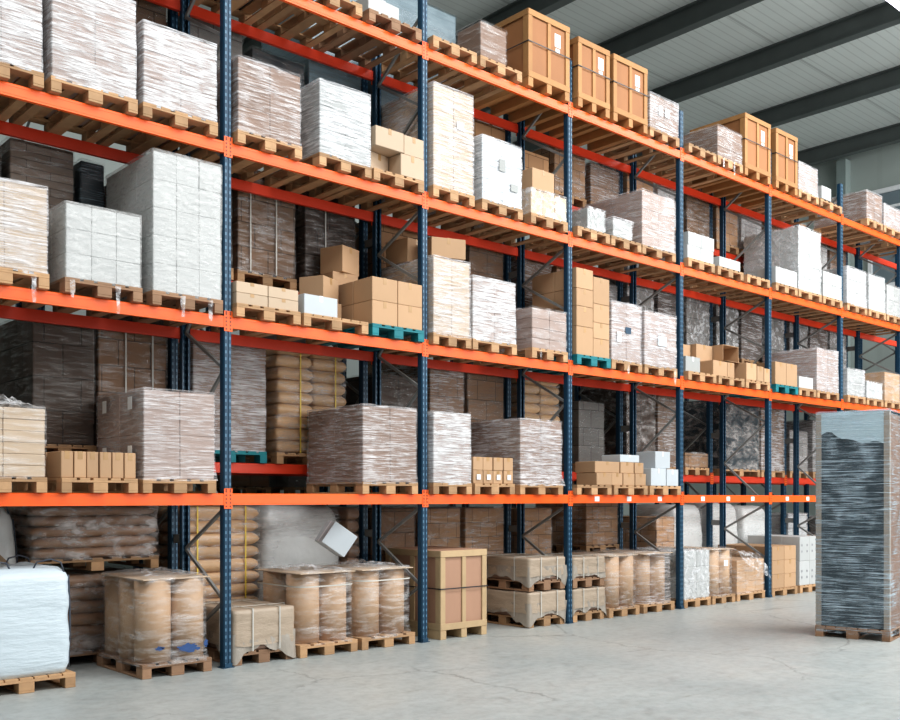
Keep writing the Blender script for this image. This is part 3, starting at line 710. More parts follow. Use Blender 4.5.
# lowest shelf, fourth bay
pallet(5.66, 6.46, LV[1], 'wooden pallet, left of fourth bay, lowest shelf')
pallet(6.52, 7.36, LV[1], 'wooden pallet under stepped brown boxes, fourth bay, lowest shelf')
pallet(7.42, 8.26, LV[1], 'wooden pallet under white boxes, fourth bay, lowest shelf')
zz = LV[1] + .145
for i, (x, w) in enumerate(((6.12, .38), (6.77, .28), (7.07, .27))):
    carton(x + w / 2 - (.0 if i else .0), .14, zz, w if i else .36, .4, .185, f'brown box, {["wide first","second","third"][i]} along in bottom layer, stepped stack, lowest shelf', 'kraft')
carton(6.62, .14, zz, .26, .4, .185, 'narrow brown box at core of stepped stack, lowest shelf', 'kraft')
for i, (x, w) in enumerate(((6.12, .58), (6.72, .34), (7.07, .24))):
    carton(x + w / 2, .16, zz + .188, w - .01, .4, .17, f'brown box, {["longest","middle","small last"][i]} one of upper layer, stepped stack, lowest shelf', 'kraft', .02 * (i - 1))
carton(6.98, .16, zz + .361, .48, .36, .115, 'flat white box atop stepped brown boxes, lowest shelf', 'bluewhite')
for i, (x, w, h) in enumerate(((7.46, .40, .28), (7.88, .32, .27))):
    carton(x + w / 2, .12, zz, w, .38, h, f'{["wider","narrower"][i]} lower white box of three, end of fourth bay, lowest shelf', 'bluewhite')
carton(7.80, .14, zz + .283, .40, .38, .27, 'white box perched on two others, fourth bay, lowest shelf', 'bluewhite')
# second shelf, second bay: long flat cartons
pallet(.06, .88, LV[2], 'wooden pallet under flat cartons, left of second bay, second shelf')
for k in range(2):
    for i in range(2):
        carton(.07 + .40 * (i + .5), .2, LV[2] + .145 + k * .122, .392, .5, .12, f'flat tan carton, {"upper" if k else "lower"} {["near","far"][i]} one of four beside second blue post', 'kraftl')
pallet(.92, 1.84, LV[2], 'wide pallet with one white box, middle of second bay, second shelf', d=1.2)
carton(1.18, .22, LV[2] + .145, .48, .50, .23, 'glossy blue-white box alone on wide pallet, second shelf', 'bluewhite', .04, cat='box')
pallet(1.90, 2.72, LV[2], 'teal painted pallet under brown cartons, second bay, second shelf', 'teal')
zz = LV[2] + .145; n = 0
LAYN = ['bottom', 'middle', 'upper']
for k, cells in enumerate(([(0, 0), (1, 0), (0, 1), (0, 2), (1, 1), (1, 2)], [(0, 0), (1, 0), (0, 1), (1, 1), (0, 2)])):
    for (i, j) in cells:
        carton(1.91 + .40 * (i + .5), -.06 + .395 * (j + .5), zz + k * .287, .392, .385, .285, f'brown carton, {["front","second","rear"][j]} row, {["nearer","farther"][i]} column, {LAYN[k]} layer on teal pallet, second bay', 'kraft', tape=True)
carton(2.11, .95, zz + .574 , .40, .38, .20, 'low brown carton topping rear of teal pallet stack', 'kraft')
carton(2.14, .93, zz + .776, .36, .36, .34, 'topmost brown carton above rear of teal pallet stack', 'kraft', .3)
# cartons that stand further back on the wide pallet
carton(1.62, .60, LV[2] + .145, .38, .36, .28, 'brown carton at back of wide pallet, bottom one', 'kraft', -.1)
carton(1.64, .98, LV[2] + .145, .38, .18, .34, 'narrow brown carton standing at rear of wide pallet', 'kraft')
carton(1.57, .57, LV[2] + .427, .38, .34, .30, 'brown carton set askew on another, wide pallet, second shelf', 'kraft', .45)
# box on top of the third bay film load
carton(3.28, .2, LV[2] + 1.155, .48, .42, .26, 'brown carton atop slumped beige wrapped load, second shelf', 'kraft', -.35)
carton(3.08, .72, LV[2] + 1.155, .36, .42, .32, 'brown carton deeper on slumped beige load, second shelf', 'kraft', .1)
# brown stack behind the third bay short load
# fourth bay, second shelf: teal pallet with two columns of cartons
pallet(5.66, 6.44, LV[2], 'teal painted pallet under tall carton columns, fourth bay, second shelf', 'teal')
hs = [.42, .30, .26, .30]; z0 = LV[2] + .145
for i in range(2):
    zc = z0
    for k in range(4):
        h = hs[k] if i == 0 else hs[3 - k] - .02
        for j in range(2):
            carton(5.67 + .385 * (i + .5), -.06 + .45 * (j + .5), zc, .375, .44, h - .004, f'brown carton, {["nearer","farther"][i]} {["front","back"][j]} column, {["bottom","second","third","top"][k]} one, teal pallet, fourth bay', 'kraft', random.uniform(-.01, .01))
        zc += h
# fifth bay second shelf
pallet(8.47, 9.30, LV[2], 'wooden pallet with grey box, left of fifth bay, second shelf')
carton(8.72, .2, LV[2] + .145, .42, .4, .26, 'light grey box on pallet, left of fifth bay, second shelf', 'grey')
pallet(9.37, 10.19, LV[2], 'wooden pallet under open carton, middle of fifth bay, second shelf')
pallet(10.24, 11.06, LV[2], 'wooden pallet under small cartons, right of fifth bay, second shelf')
zz = LV[2] + .145
carton(9.05, .65, zz, .45, .45, .56, 'tall brown carton behind grey box, fifth bay, second shelf', 'kraft')
carton(9.62, .25, zz, .44, .4, .28, 'brown carton, bottom layer first, fifth bay middle pallet', 'kraft')
carton(10.06 - .1, .25, zz, .22, .4, .28, 'slim brown carton, bottom layer, fifth bay middle pallet', 'kraft')
carton(10.42, .12, zz, .34, .4, .30, 'brown carton, first of three, right pallet of fifth bay', 'kraft')
carton(10.72, .12, zz, .22, .4, .27, 'brown carton, slim middle of three, right pallet of fifth bay', 'kraft')
carton(10.95, .12, zz, .20, .4, .25, 'brown carton, last of three, right pallet of fifth bay', 'kraft')
carton(9.55, .55, zz + .282, .50, .45, .30, 'brown carton on upper layer, fifth bay middle pallet', 'kraft')
def open_box(cx, cy, z, w, d, h, label, mat='kraft'):
    """open-fronted box: the far inside shows"""
    b = MB(); e = .008; b.box(-w / 2, w / 2, d / 2 - e, d / 2, 0, h); b.box(-w / 2, -w / 2 + e, -d / 2, d / 2 - e, 0, h); b.box(w / 2 - e, w / 2, -d / 2, d / 2 - e, 0, h)
    b.box(-w / 2 + e, w / 2 - e, -d / 2, d / 2 - e, 0, e); b.box(-w / 2 + e, w / 2 - e, -d / 2, d / 2 - e, h - e, h)
    o = obj('open_carton', b.mesh('open_carton', M[mat]), None, (cx, cy, z + .001)); tag(o, label, 'box')
    obj('flap', MB().box(-w / 2, w / 2, -.08, 0, 0, .006).mesh('flap', M[mat]), o, (0, -d / 2 - .002, .008), (R(12), 0, 0)); return o
open_box(10.08, .34, zz + .312 , .50, .42, .29, 'open-fronted brown carton on small cartons, fifth bay, second shelf')
# sixth bay second shelf
pallet(11.26, 12.08, LV[2], 'teal pallet under two brown cartons, left of sixth bay', 'teal')
for i in range(2): carton(11.27 + .405 * (i + .5), .14, LV[2] + .145, .395, .4, .42, f'{["first","second"][i]} of two brown cartons on teal pallet, sixth bay', 'kraft')
pallet(12.12, 12.78, LV[2], 'wooden pallet under white box, middle of sixth bay, second shelf')
carton(12.42, .14, LV[2] + .145, .54, .4, .22, 'low white box, middle of sixth bay, second shelf', 'white')
# third shelf, second bay: cream cartons
pallet(1.92, 2.72, LV[3], 'wooden pallet under cream cartons, right of second bay, third shelf')
zz = LV[3] + .145
carton(2.53, .12, zz, .38, .4, .27, 'cream carton, lower far one by third post, third shelf', 'kraftl')
carton(2.15, .28, zz, .32, .30, .27, 'cream carton set back in lower corner, third shelf', 'kraftl', .15)
carton(2.16, .10, zz + .275, .44, .38, .24, 'cream carton jutting over gap, upper layer, third shelf', 'kraftl')
carton(2.56, .12, zz + .275, .32, .38, .24, 'cream carton, upper far one by third post, third shelf', 'kraftl')
carton(2.12, .68, zz, .38, .30, .40, 'cream carton at back, third shelf near third post', 'kraftl')
carton(2.53, .62, zz, .38, .40, .40, 'cream carton behind the others near third post', 'kraftl')
# third shelf, third bay: kraft boxes on top of the low load
carton(5.02, .2, LV[3] + .52, .46, .40, .30, 'brown carton on low white-film load, third shelf', 'kraft')
carton(5.31, .63, LV[3] + .52, .2, .4, .36, 'slim brown carton behind another, low white-film load', 'kraft')
# third shelf, fourth bay
pallet(5.67, 6.42, LV[3], 'wooden pallet with filmed white box, left of fourth bay, third shelf')
load(5.92, 6.36, .34, LV[3] + .146, 'grey-white box in torn film, left of fourth bay', goods=C('grey', 1, 1, 1), fm='f_crumple', y0=-.06, d=.5, base=False, name='wrapped_carton', cat='box')
pallet(6.45, 7.20, LV[3], 'wooden pallet with bundled bag, middle of fourth bay, third shelf')
load(6.52, 7.02, .30, LV[3] + .146, 'knotted white film bundle, middle of fourth bay, third shelf', goods=C('grey', 1, 1, 1), fm='f_heavy', y0=-.06, d=.5, base=False, name='wrapped_bundle', cat='bundle', amp=.02)
# fifth bay third shelf: white cartons
pallet(8.47, 9.25, LV[3], 'wooden pallet under white cartons, left of fifth bay, third shelf')
for k in range(2):
    for i in range(2):
        for j in range(2): carton(8.48 + .385 * (i + .5) + .02 * k, -.06 + .4 * (j + .5), LV[3] + .145 + .222 * k, .378, .39, .22, f'white carton, {["front","rear"][j]} {["nearer","farther"][i]} {["lower","upper"][k]}, left of fifth bay, third shelf', 'white')
pallet(9.34, 10.16, LV[3], 'wooden pallet with flat white box, middle of fifth bay, third shelf')
carton(9.72, .12, LV[3] + .145, .66, .4, .17, 'flat white box, middle of fifth bay, third shelf', 'white')
pallet(10.28, 11.06, LV[3], 'empty wooden pallet, right of fifth bay, third shelf')
# sixth bay third shelf
pallet(11.26, 12.06, LV[3], 'wooden pallet under three white cartons, sixth bay, third shelf')
for i in range(3): carton(11.27 + .262 * (i + .5), .12, LV[3] + .145, .256, .38, .30, f'{["first","second","third"][i]} of three white cartons, left of sixth bay, third shelf', 'white')
pallet(13.06, 13.86, LV[3], 'wooden pallet under white cartons, right of sixth bay, third shelf')
for k in range(2):
    for i in range(2): carton(13.07 + .39 * (i + .5), .12, LV[3] + .145 + .25 * k, .38, .38, .247, f'white carton, {["nearer","farther"][i]} {["lower","upper"][k]}, right of sixth bay, third shelf', 'white')
# sixth bay floor: kraft cartons and printed white boxes
pallet(11.27, 12.20, 0, 'wooden pallet under kraft carton wall, sixth bay floor', y0=0)
for k in range(3):
    for i in range(2):
        for j in range(3): carton(11.29 + .44 * (i + .5), .01 + .39 * (j + .5), .146 + .262 * k, .43, .38, .26, f'kraft carton, {["front","middle","rear"][j]} row, {["near","far"][i]} column, {["bottom","middle","top"][k]} layer, sixth bay floor', 'kraft')
t = load(12.30, 13.10, 1.10, 0, 'white printed cartons stacked at right of sixth bay floor', goods=C('white', 2, 3, 2), fm=None, y0=0, d=1.16)
for x in (-.3, -.1, .1, .3):
    for z in (.3, .42, .8, .92): obj('printed_mark', cached('pmk', lambda: MB().box(-.02, .02, -.002, 0, -.02, .02).mesh('printed_mark', M['print'])), t, (x, -.5625, z))
load(13.15, 13.92, .8, 0, 'kraft cartons in film, last of sixth bay floor', goods=C('kraft', 2, 2, 2), fm='f_mid', y0=0)
# tilted white box lying on the rolls
o = carton(1.60, .40, 1.02 + .002, .34, .36, .30, 'white box tipped on edge across the two roll bundles', 'bluewhite', rot=(R(0), R(35), R(-20)), tape=False)
o.location.z = 1.215
obj('tape', MB().box(-.1705, -.170, -.02, .02, .0, .30).mesh('tape', M['wtape']), o)
# film-covered dark roll ends beside the bag
# ================================================================ bulk bags
def bulk_bag(cx, cy, z, w, d, h, label, mat='bag', pal=True, cords=True, belts=False, seed=1, top_sag=.0, bulge=.03, pm='pine', fl=False, group=None):
    t = thing('bulk_bag', label, 'bulk bag', (cx, cy, z + .001)); pz = 0
    if pal: add_pallet(t, w + .06, d + .04, pm); pz = .145
    V = []; Fc = []; n = 64; rows = 22; so = Vector((seed * 2.3, seed, 0))
    def ring(t_):
        zz = pz + (h - pz) * t_; s = 1.0
        bl = bulge * math.sin(math.pi * min(1, t_ * 1.05))
        if t_ < .08: s -= (.08 - t_) * .5
        if t_ > .90: s -= ((t_ - .90) / .10) ** 2 * .16
        return zz, s, bl
    for j in range(rows + 1):
        zz, s, bl = ring(j / rows)
        for i in range(n):
            a = 2 * math.pi * i / n; ca, sa = math.cos(a), math.sin(a); e = .22 if not top_sag else .34
            x = math.copysign(abs(ca) ** e, ca) * w / 2 * s; y = math.copysign(abs(sa) ** e, sa) * d / 2 * s; L = math.hypot(x, y) or 1
            k = bl + noise.noise(Vector((x * 4, y * 4, zz * 5)) + so) * .014 + noise.noise(Vector((x * 9, y * 9, zz * 16)) + so) * .010
            V.append((x + x / L * k, y + y / L * k, zz + (noise.noise(Vector((x * 5, y * 5, 0)) + so) * .02 if j == rows else 0)))
    for j in range(rows):
        for i in range(n): Fc.append((j * n + i, j * n + (i + 1) % n, (j + 1) * n + (i + 1) % n, (j + 1) * n + i))
    last = rows * n
    for sc in (.7, .4, .12):
        b0 = len(V)
        for i in range(n):
            x, y, zz = V[rows * n + i]; V.append((x * sc, y * sc, h + .015 * (1 - sc) - top_sag * (1 - sc) + noise.noise(Vector((x * sc * 7, y * sc * 7, 2)) + so) * .035))
        for i in range(n): Fc.append((last + i, last + (i + 1) % n, b0 + (i + 1) % n, b0 + i))
        last = b0
    Fc.append(tuple(last + i for i in range(n))); Fc.append(tuple(reversed(range(n))))
    me = bpy.data.meshes.new('bag_body'); me.from_pydata(V, [], Fc); me.materials.append(M[mat]); me.polygons.foreach_set('use_smooth', [True] * len(me.polygons)); obj('bag_body', me, t)
    if cords:
        for s in (-1, 1):
            for f in (-1, 1):
                X, Y = s * w * .44, f * d * .44
                b = MB(); b.tube([(X, Y, h - .05), (X - s * .03, Y, h + .05), (X - s * .12, Y - f * .02, h + .085), (X - s * .24, Y - f * .05, h + .06), (X - s * .28, Y - f * .06, h - .02)], .009); obj('lifting_loop', b.mesh('lifting_loop', M['cord'], smooth=True), t)
        b = MB(); pts = [(w / 2 + bulge * math.sin(math.pi * k / 12) + .006 , -d / 2 * .90, pz + (h - pz) * (.05 + .88 * k / 12)) for k in range(13)]
        b.tube([(p[0] - .02, p[1] - .0, p[2]) for p in pts], .009); obj('seam_cord', b.mesh('seam_cord', M['cord'], smooth=True), t)
    if belts:
        for (p, q_) in (((-w * .1, h - .16), (w * .42, h - .62)), ((-w * .05, h - .14), (w * .15, h - .75))):
            b = MB(); b.bar((p[0], -d / 2 - .045, p[1]), (q_[0], -d / 2 - .055, q_[1]), .05, .004); obj('belt', b.mesh('belt', M['beltb']), t)
    if fl:
        obj('stretch_film', film_shell(w + .07, d + .07, h * .97, pz + .01, .12, 'f_clear', seed + 90, rows=14, top=False), t)
    return t
bulk_bag(-2.09, .58, 0, .86, 1.04, 1.16, 'plump white bulk bag with dark corded edge on light pallet', seed=3, bulge=.015)
bulk_bag(-2.20, 1.88, 0, .88, 1.05, 1.72, 'grey-white bulk bag with brown belts behind the corded bag', 'baggrey', belts=True, seed=5, bulge=.05)
bulk_bag(1.83, 1.86, 0, 1.12, 1.1, 1.74, 'big pale bulk bag behind the paper roll bundles', 'baggrey', seed=7, bulge=.06, cords=False, fl=True)

# ================================================================ REAR ROW
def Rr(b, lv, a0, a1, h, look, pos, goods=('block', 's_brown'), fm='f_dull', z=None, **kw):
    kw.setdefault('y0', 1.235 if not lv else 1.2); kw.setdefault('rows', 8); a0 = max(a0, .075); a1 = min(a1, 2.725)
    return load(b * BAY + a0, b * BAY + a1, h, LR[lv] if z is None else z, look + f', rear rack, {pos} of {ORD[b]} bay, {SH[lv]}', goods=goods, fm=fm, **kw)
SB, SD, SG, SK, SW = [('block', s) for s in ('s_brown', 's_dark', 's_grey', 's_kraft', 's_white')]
# floor
t = Rr(-1, 0, 1.30, 2.60, .98, 'brown sacks under shiny film, lower of two', Md, goods=('sack', 'sackb', 1, 2, 6), fm='f_gloss', pal='oldpine', amp=.02)
load(-1.66, -.22, .72, 1.03, 'brown sacks under shiny film, upper of two stacked by posts', goods=('sack', 'sackb', 1, 2, 5), fm='f_gloss', y0=1.20, amp=.02)
Rr(0, 0, .10, 1.16, 1.72, 'tall tan sack stack with yellow bands', Lf, goods=('sack', 'sack', 1, 2, 10), fm='f_clear', straps=(('y', -.35, 'ystrap'), ('y', .30, 'ystrap')), amp=.012)
Rr(0, 0, 2.49, 2.72, 1.70, 'narrow column of dark wrapped sacks', Rt, goods=('sack', 'sackb', 1, 2, 10), fm='f_clear', base=False)
Rr(1, 0, .10, .90, 1.70, 'dark brown cartons', Lf, goods=SB)
Rr(1, 0, 1.10, 1.78, 1.70, 'brown carton wall', Md, goods=SK, fm='f_clear')
Rr(1, 0, 1.85, 2.70, 1.70, 'brown carton wall', Rt, goods=SK, fm='f_clear')
Rr(2, 0, .2, 1.0, 1.68, 'brown carton wall', Lf, goods=SK, fm='f_clear')
Rr(2, 0, 1.83, 2.72, .86, 'low dark cartons, under another load', Rt, goods=SB, fm='f_clear')
Rr(2, 0, 1.83, 2.72, 1.12, 'brown cartons stacked upon another load', Rt, goods=SK, fm='f_clear', z=.885)
Rr(3, 0, .10, .9, .9, 'grey cartons', Lf, goods=SG, fm='f_clear')
Rr(3, 0, 1.0, 1.60, 1.5, 'brown cartons', Md, goods=SK, fm='f_clear')
bulk_bag(8.4 + 2.15, 1.86, 0, .9, 1.05, 1.70, 'pale film-wrapped bulk bag in rear rack behind fifth bay', 'baggrey', seed=11, bulge=.05, cords=False, fl=True)
bulk_bag(11.2 + .60, 1.86, 0, .92, 1.05, 1.72, 'pale bulk bag in rear rack behind sixth bay', 'baggrey', seed=12, bulge=.05, cords=False, fl=True)
bulk_bag(11.2 + 1.75, 1.86, 0, .92, 1.05, 1.66, 'knotted pale bulk bag in rear rack farther along sixth bay', 'baggrey', seed=13, bulge=.05, cords=False, fl=True)
Rr(5, 0, .1, .95, 1.5, 'white cartons', Lf, goods=SW, fm='f_mid')
Rr(5, 0, 1.1, 1.95, 1.0, 'kraft cartons', Md, goods=SK, fm='f_clear')
Rr(6, 0, .1, .95, 1.4, 'grey cartons', Lf, goods=SG, fm='f_mid')
# white boxes on the bottom of fifth bay rear
load(9.0, 9.55, .75, .905, 'white cartons on grey cartons behind fifth bay floor', goods=C('white', 2, 1, 2), fm='f_clear', y0=1.25, d=.6, base=False, name='wrapped_carton_pile') if False else None
# lowest shelf
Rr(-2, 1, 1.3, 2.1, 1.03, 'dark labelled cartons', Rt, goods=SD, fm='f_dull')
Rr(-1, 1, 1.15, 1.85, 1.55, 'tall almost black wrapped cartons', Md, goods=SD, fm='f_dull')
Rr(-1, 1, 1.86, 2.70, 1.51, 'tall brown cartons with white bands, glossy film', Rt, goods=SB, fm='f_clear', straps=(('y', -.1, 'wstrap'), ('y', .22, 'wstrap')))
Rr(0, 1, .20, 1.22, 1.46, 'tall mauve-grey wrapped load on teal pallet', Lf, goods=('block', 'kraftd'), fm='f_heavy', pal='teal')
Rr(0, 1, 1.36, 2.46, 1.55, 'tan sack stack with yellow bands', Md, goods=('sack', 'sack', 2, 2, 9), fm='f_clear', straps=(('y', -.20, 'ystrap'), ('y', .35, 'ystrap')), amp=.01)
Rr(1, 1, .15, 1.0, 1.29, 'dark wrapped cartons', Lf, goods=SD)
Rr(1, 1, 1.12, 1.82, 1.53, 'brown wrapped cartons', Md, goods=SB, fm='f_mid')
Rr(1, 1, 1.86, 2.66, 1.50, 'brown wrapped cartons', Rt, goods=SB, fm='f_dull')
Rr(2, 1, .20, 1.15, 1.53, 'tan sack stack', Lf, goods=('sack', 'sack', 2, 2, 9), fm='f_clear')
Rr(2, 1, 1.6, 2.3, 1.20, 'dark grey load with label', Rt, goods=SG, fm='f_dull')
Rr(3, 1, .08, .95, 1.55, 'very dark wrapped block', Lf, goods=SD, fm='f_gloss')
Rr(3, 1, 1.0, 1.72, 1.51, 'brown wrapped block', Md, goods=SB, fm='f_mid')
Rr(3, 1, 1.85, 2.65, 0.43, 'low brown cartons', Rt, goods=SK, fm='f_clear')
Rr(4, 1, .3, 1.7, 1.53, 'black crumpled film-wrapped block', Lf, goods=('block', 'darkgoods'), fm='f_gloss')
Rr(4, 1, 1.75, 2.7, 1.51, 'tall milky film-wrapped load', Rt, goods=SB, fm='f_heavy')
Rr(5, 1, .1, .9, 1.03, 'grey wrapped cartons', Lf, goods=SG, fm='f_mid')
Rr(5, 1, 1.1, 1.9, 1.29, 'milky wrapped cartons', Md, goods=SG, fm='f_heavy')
# second shelf
Rr(-1, 2, .92, 1.62, 1.12, 'grey-brown flat cartons in film', Md, goods=('block', 's_lath'), fm='f_clear')
Rr(-1, 2, 1.66, 1.96, 1.05, 'slim blue-black film-wrapped column', Rt, goods=('block', 'darkgoods'), fm='f_blue')
Rr(-1, 2, 2.02, 2.70, .90, 'dim brown cartons', Rt, goods=SB, fm='f_clear')
Rr(-1, 2, .10, .86, 1.0, 'dark wrapped cartons', Lf, goods=SD)
Rr(0, 2, .10, .75, 1.32, 'brown wrapped load', Lf, goods=SB, fm='f_dull')
Rr(0, 2, .80, 1.66, 1.44, 'brown glossy load with white bands', Md, goods=SB, fm='f_clear', straps=(('y', -.25, 'wstrap'), ('y', .12, 'wstrap')))
Rr(0, 2, 1.78, 2.62, 1.46, 'dark glossy load with white band', Rt, goods=SD, fm='f_clear', straps=(('y', -.1, 'wstrap'),))
Rr(1, 2, .15, .95, 1.23, 'kraft carton pile', Lf, goods=SK, fm=None)
Rr(1, 2, 1.0, 1.75, 0.85, 'kraft cartons', Md, goods=SK, fm='f_clear')
Rr(1, 2, 1.90, 2.65, 1.44, 'brown wrapped cartons', Rt, goods=SB, fm='f_dull')
Rr(2, 2, .15, .95, 1.36, 'dim glossy cartons', Lf, goods=SB, fm='f_mid')
Rr(2, 2, 1.05, 1.8, 1.15, 'kraft cartons', Md, goods=SK, fm='f_clear')
Rr(2, 2, 1.9, 2.65, 1.02, 'grey wrapped cartons', Rt, goods=SG, fm='f_mid')
for b in (3, 4, 5):
    for i, (a, h, g_, fm_) in enumerate(((.1, 1.5, SG, 'f_crumple'), (1.0, 1.35, SD, 'f_mid'), (1.9, 1.5, SG, 'f_crumple'))):
        Rr(b, 2, a, a + .8, h + .07 * ((b + i) % 3), ['milky crumpled load', 'dark wrapped load', 'pale crumpled load'][i], [Lf, Md, Rt][i], goods=g_, fm=fm_)
# third shelf
Rr(-1, 3, .55, 1.0, 0.88, 'brown cartons', Lf, goods=SB)
Rr(-2, 3, 1.5, 2.3, 0.88, 'grey brown cartons', Rt, goods=SB)
Rr(-1, 3, 1.1, 1.9, 1.02, 'brown cartons in film', Md, goods=SB)
Rr(-1, 3, 1.95, 2.7, 1.02, 'brown wrapped cartons', Rt, goods=SB)
Rr(0, 3, .1, .9, 0.95, 'dim grey wrapped cartons', Lf, goods=SG)
Rr(0, 3, 1.0, 1.8, 0.75, 'blue-black wrapped goods', Md, goods=('block', 'darkgoods'))
Rr(1, 3, 1.9, 2.7, 0.85, 'kraft cartons', Rt, goods=SK, fm=None)
Rr(2, 3, .1, .9, 0.65, 'kraft cartons', Lf, goods=SK, fm=None)
Rr(2, 3, 1.0, 1.8, 0.92, 'glossy kraft load', Md, goods=SK, fm='f_clear')
Rr(2, 3, 1.9, 2.7, 0.82, 'glossy brown load', Rt, goods=SB, fm='f_mid')
for b in (3, 4, 5):
    for i, (a, h, g_, fm_) in enumerate(((.1, 1.0, SK, 'f_clear'), (1.0, .8, SW, 'f_mid'), (1.9, 1.0, SB, 'f_clear'))):
        Rr(b, 3, a, a + .8, h + .06 * ((b + i) % 3), ['brown cartons in film', 'white cartons in film', 'dark brown cartons in film'][i], [Lf, Md, Rt][i], goods=g_, fm=fm_)
# slate-coloured towers that rise above the front rack
Rr(0, 3, 1.84, 2.72, 2.55, 'slate blue wrapped tower', Rt, goods=('block', 'slate'), fm='f_smoke')
Rr(1, 3, .09, 1.66, 2.25, 'broad slate blue wrapped tower', Lf, goods=('block', 'slate'), fm='f_smoke')

# ================================================================ far rack (only dim shapes show between the loads)
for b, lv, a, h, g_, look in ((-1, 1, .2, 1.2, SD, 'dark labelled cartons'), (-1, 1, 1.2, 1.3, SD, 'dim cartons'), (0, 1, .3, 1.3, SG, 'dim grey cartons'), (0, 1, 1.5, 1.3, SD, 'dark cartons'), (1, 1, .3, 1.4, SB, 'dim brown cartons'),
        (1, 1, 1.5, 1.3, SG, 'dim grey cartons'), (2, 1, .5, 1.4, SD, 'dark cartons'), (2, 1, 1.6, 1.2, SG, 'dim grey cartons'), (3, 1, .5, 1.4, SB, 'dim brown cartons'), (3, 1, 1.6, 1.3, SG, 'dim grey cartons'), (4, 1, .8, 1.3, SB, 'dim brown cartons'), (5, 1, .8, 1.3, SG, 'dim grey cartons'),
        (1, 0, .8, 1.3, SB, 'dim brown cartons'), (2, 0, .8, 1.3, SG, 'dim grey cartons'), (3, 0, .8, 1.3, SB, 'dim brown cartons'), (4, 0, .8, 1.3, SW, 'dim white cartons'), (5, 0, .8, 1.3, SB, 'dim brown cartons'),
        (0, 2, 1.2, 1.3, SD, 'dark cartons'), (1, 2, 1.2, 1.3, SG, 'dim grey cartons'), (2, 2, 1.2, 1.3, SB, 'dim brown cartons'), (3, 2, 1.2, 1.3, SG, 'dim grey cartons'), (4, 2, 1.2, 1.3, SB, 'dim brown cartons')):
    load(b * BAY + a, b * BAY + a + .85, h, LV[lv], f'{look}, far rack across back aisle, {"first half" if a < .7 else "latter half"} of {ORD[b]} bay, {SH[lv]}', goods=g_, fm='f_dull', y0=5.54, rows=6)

# ================================================================ stickers and loose film on the loads
def find(sub): return next(o for o in col.objects if sub in str(o.get('label', '')))
def sticker(sub, x, z, w, h, mat='label', side=False, y=0.0):
    t = find(sub); ext = [c for c in t.children if c.name.startswith('stretch_film')]
    fr = ext[0].data.vertices if ext else t.children[0].data.vertices
    if side:
        X = min(v.co.x for v in fr) - .002; me = MB().box(X - .002, X, y - w / 2, y + w / 2, z - h / 2, z + h / 2)
    else:
        Y = min(v.co.y for v in fr if abs(v.co.x - x) < .12 and abs(v.co.z - z) < .25) - .002; me = MB().box(x - w / 2, x + w / 2, Y - .002, Y, z - h / 2, z + h / 2)
    obj('shipping_label', me.mesh('shipping_label', M[mat]), t)
for y in (-.36, .28):
    for z in (.42, .92): sticker('mauve cartons in swirling', 0, z, .10, .13, side=True, y=y)
sticker('bluish white film-wrapped load', -.02, .66, .12, .16, 'grey'); sticker('bluish white film-wrapped load', .22, .40, .14, .10, 'grey')
sticker('grey wrapped load with white labels', -.12, .46, .10, .16); sticker('grey wrapped load with white labels', .06, .46, .12, .14)
sticker('white cartons with blue mark', .02, .62, .14, .10, 'bluep'); sticker('white cartons with blue mark', -.2, .5, .1, .16)
sticker('pinkish cartons with label', .02, .55, .22, .16, 'bluewhite')
sticker('tan rolls boxed in film', .05, .70, .12, .10); sticker('tall beige film-wrapped', .1, 1.0, .12, .1)
for o in [o for o in col.objects if str(o.get('label', '')).startswith('labelled brown box') and 'bottom layer' in o['label']]:
    xs = [v.co.x for v in o.data.vertices]; obj('shipping_label', cached('slab', lambda: MB().box(-.035, .035, -.1955, -.194, .05, .12).mesh('shipping_label', M['label'])), o)
def crumple(sub, x, y, z, w, d, h, seed, mat='f_crumple', name='loose_film'):
    t = find(sub); n = 16; V = []; Fc = []
    for j in range(n + 1):
        for i in range(n + 1):
            u, v = i / n - .5, j / n - .5; e = max(0, 1 - (2 * abs(u)) ** 3) * max(0, 1 - (2 * abs(v)) ** 3)
            V.append((x + u * w + .03 * noise.noise(Vector((u * 6, v * 6, seed))), y + v * d, z + h * e * (.35 + .9 * abs(noise.noise(Vector((u * 5, v * 5, seed + 3.3)))) * 2)))
    for j in range(n):
        for i in range(n): a = j * (n + 1) + i; Fc.append((a, a + 1, a + n + 2, a + n + 1))
    me = bpy.data.meshes.new(name); me.from_pydata(V, [], Fc); me.materials.append(M[mat]); obj(name, me, t)
crumple('beige flat cartons under glossy torn', .02, -.2, .812, .72, .7, .09, 1)
crumple('tall bundle of paper rolls with blue', 0, 0, 1.032, .7, 1.0, .035, 2); crumple('upright paper rolls wrapped', 0, 0, .99, .7, .9, .04, 3); crumple('second bundle of paper rolls', 0, 0, .99, .7, .9, .04, 4)
crumple('short load of flat cartons', 0, 0, .728, .66, 1.0, .05, 6)
crumple('big brown cartons in shiny film, right', 0, .1, 1.028, .7, .9, .04, 7)
crumple('tall white carton stack', 0, 0, 1.37, .7, .9, .05, 8)
t = find('brown cartons under loose blown film'); V = []; Fc = []; n = 14
for j in range(n + 1):
    for i in range(n + 1):
        u, v = i / n, j / n
        V.append((-.40 + u * .86 + .03 * noise.noise(Vector((u * 4, v * 4, 1))), -.20 - .46 * v ** .8 - .03 * u * v + .03 * noise.noise(Vector((u * 6, v * 6, 4))), .80 + .14 * math.sin(math.pi * v) * (1 - u * .5) - v * v * (.10 + .34 * u) + .03 * noise.noise(Vector((u * 7, v * 7, 9)))))
for j in range(n):
    for i in range(n): a = j * (n + 1) + i; Fc.append((a, a + 1, a + n + 2, a + n + 1))
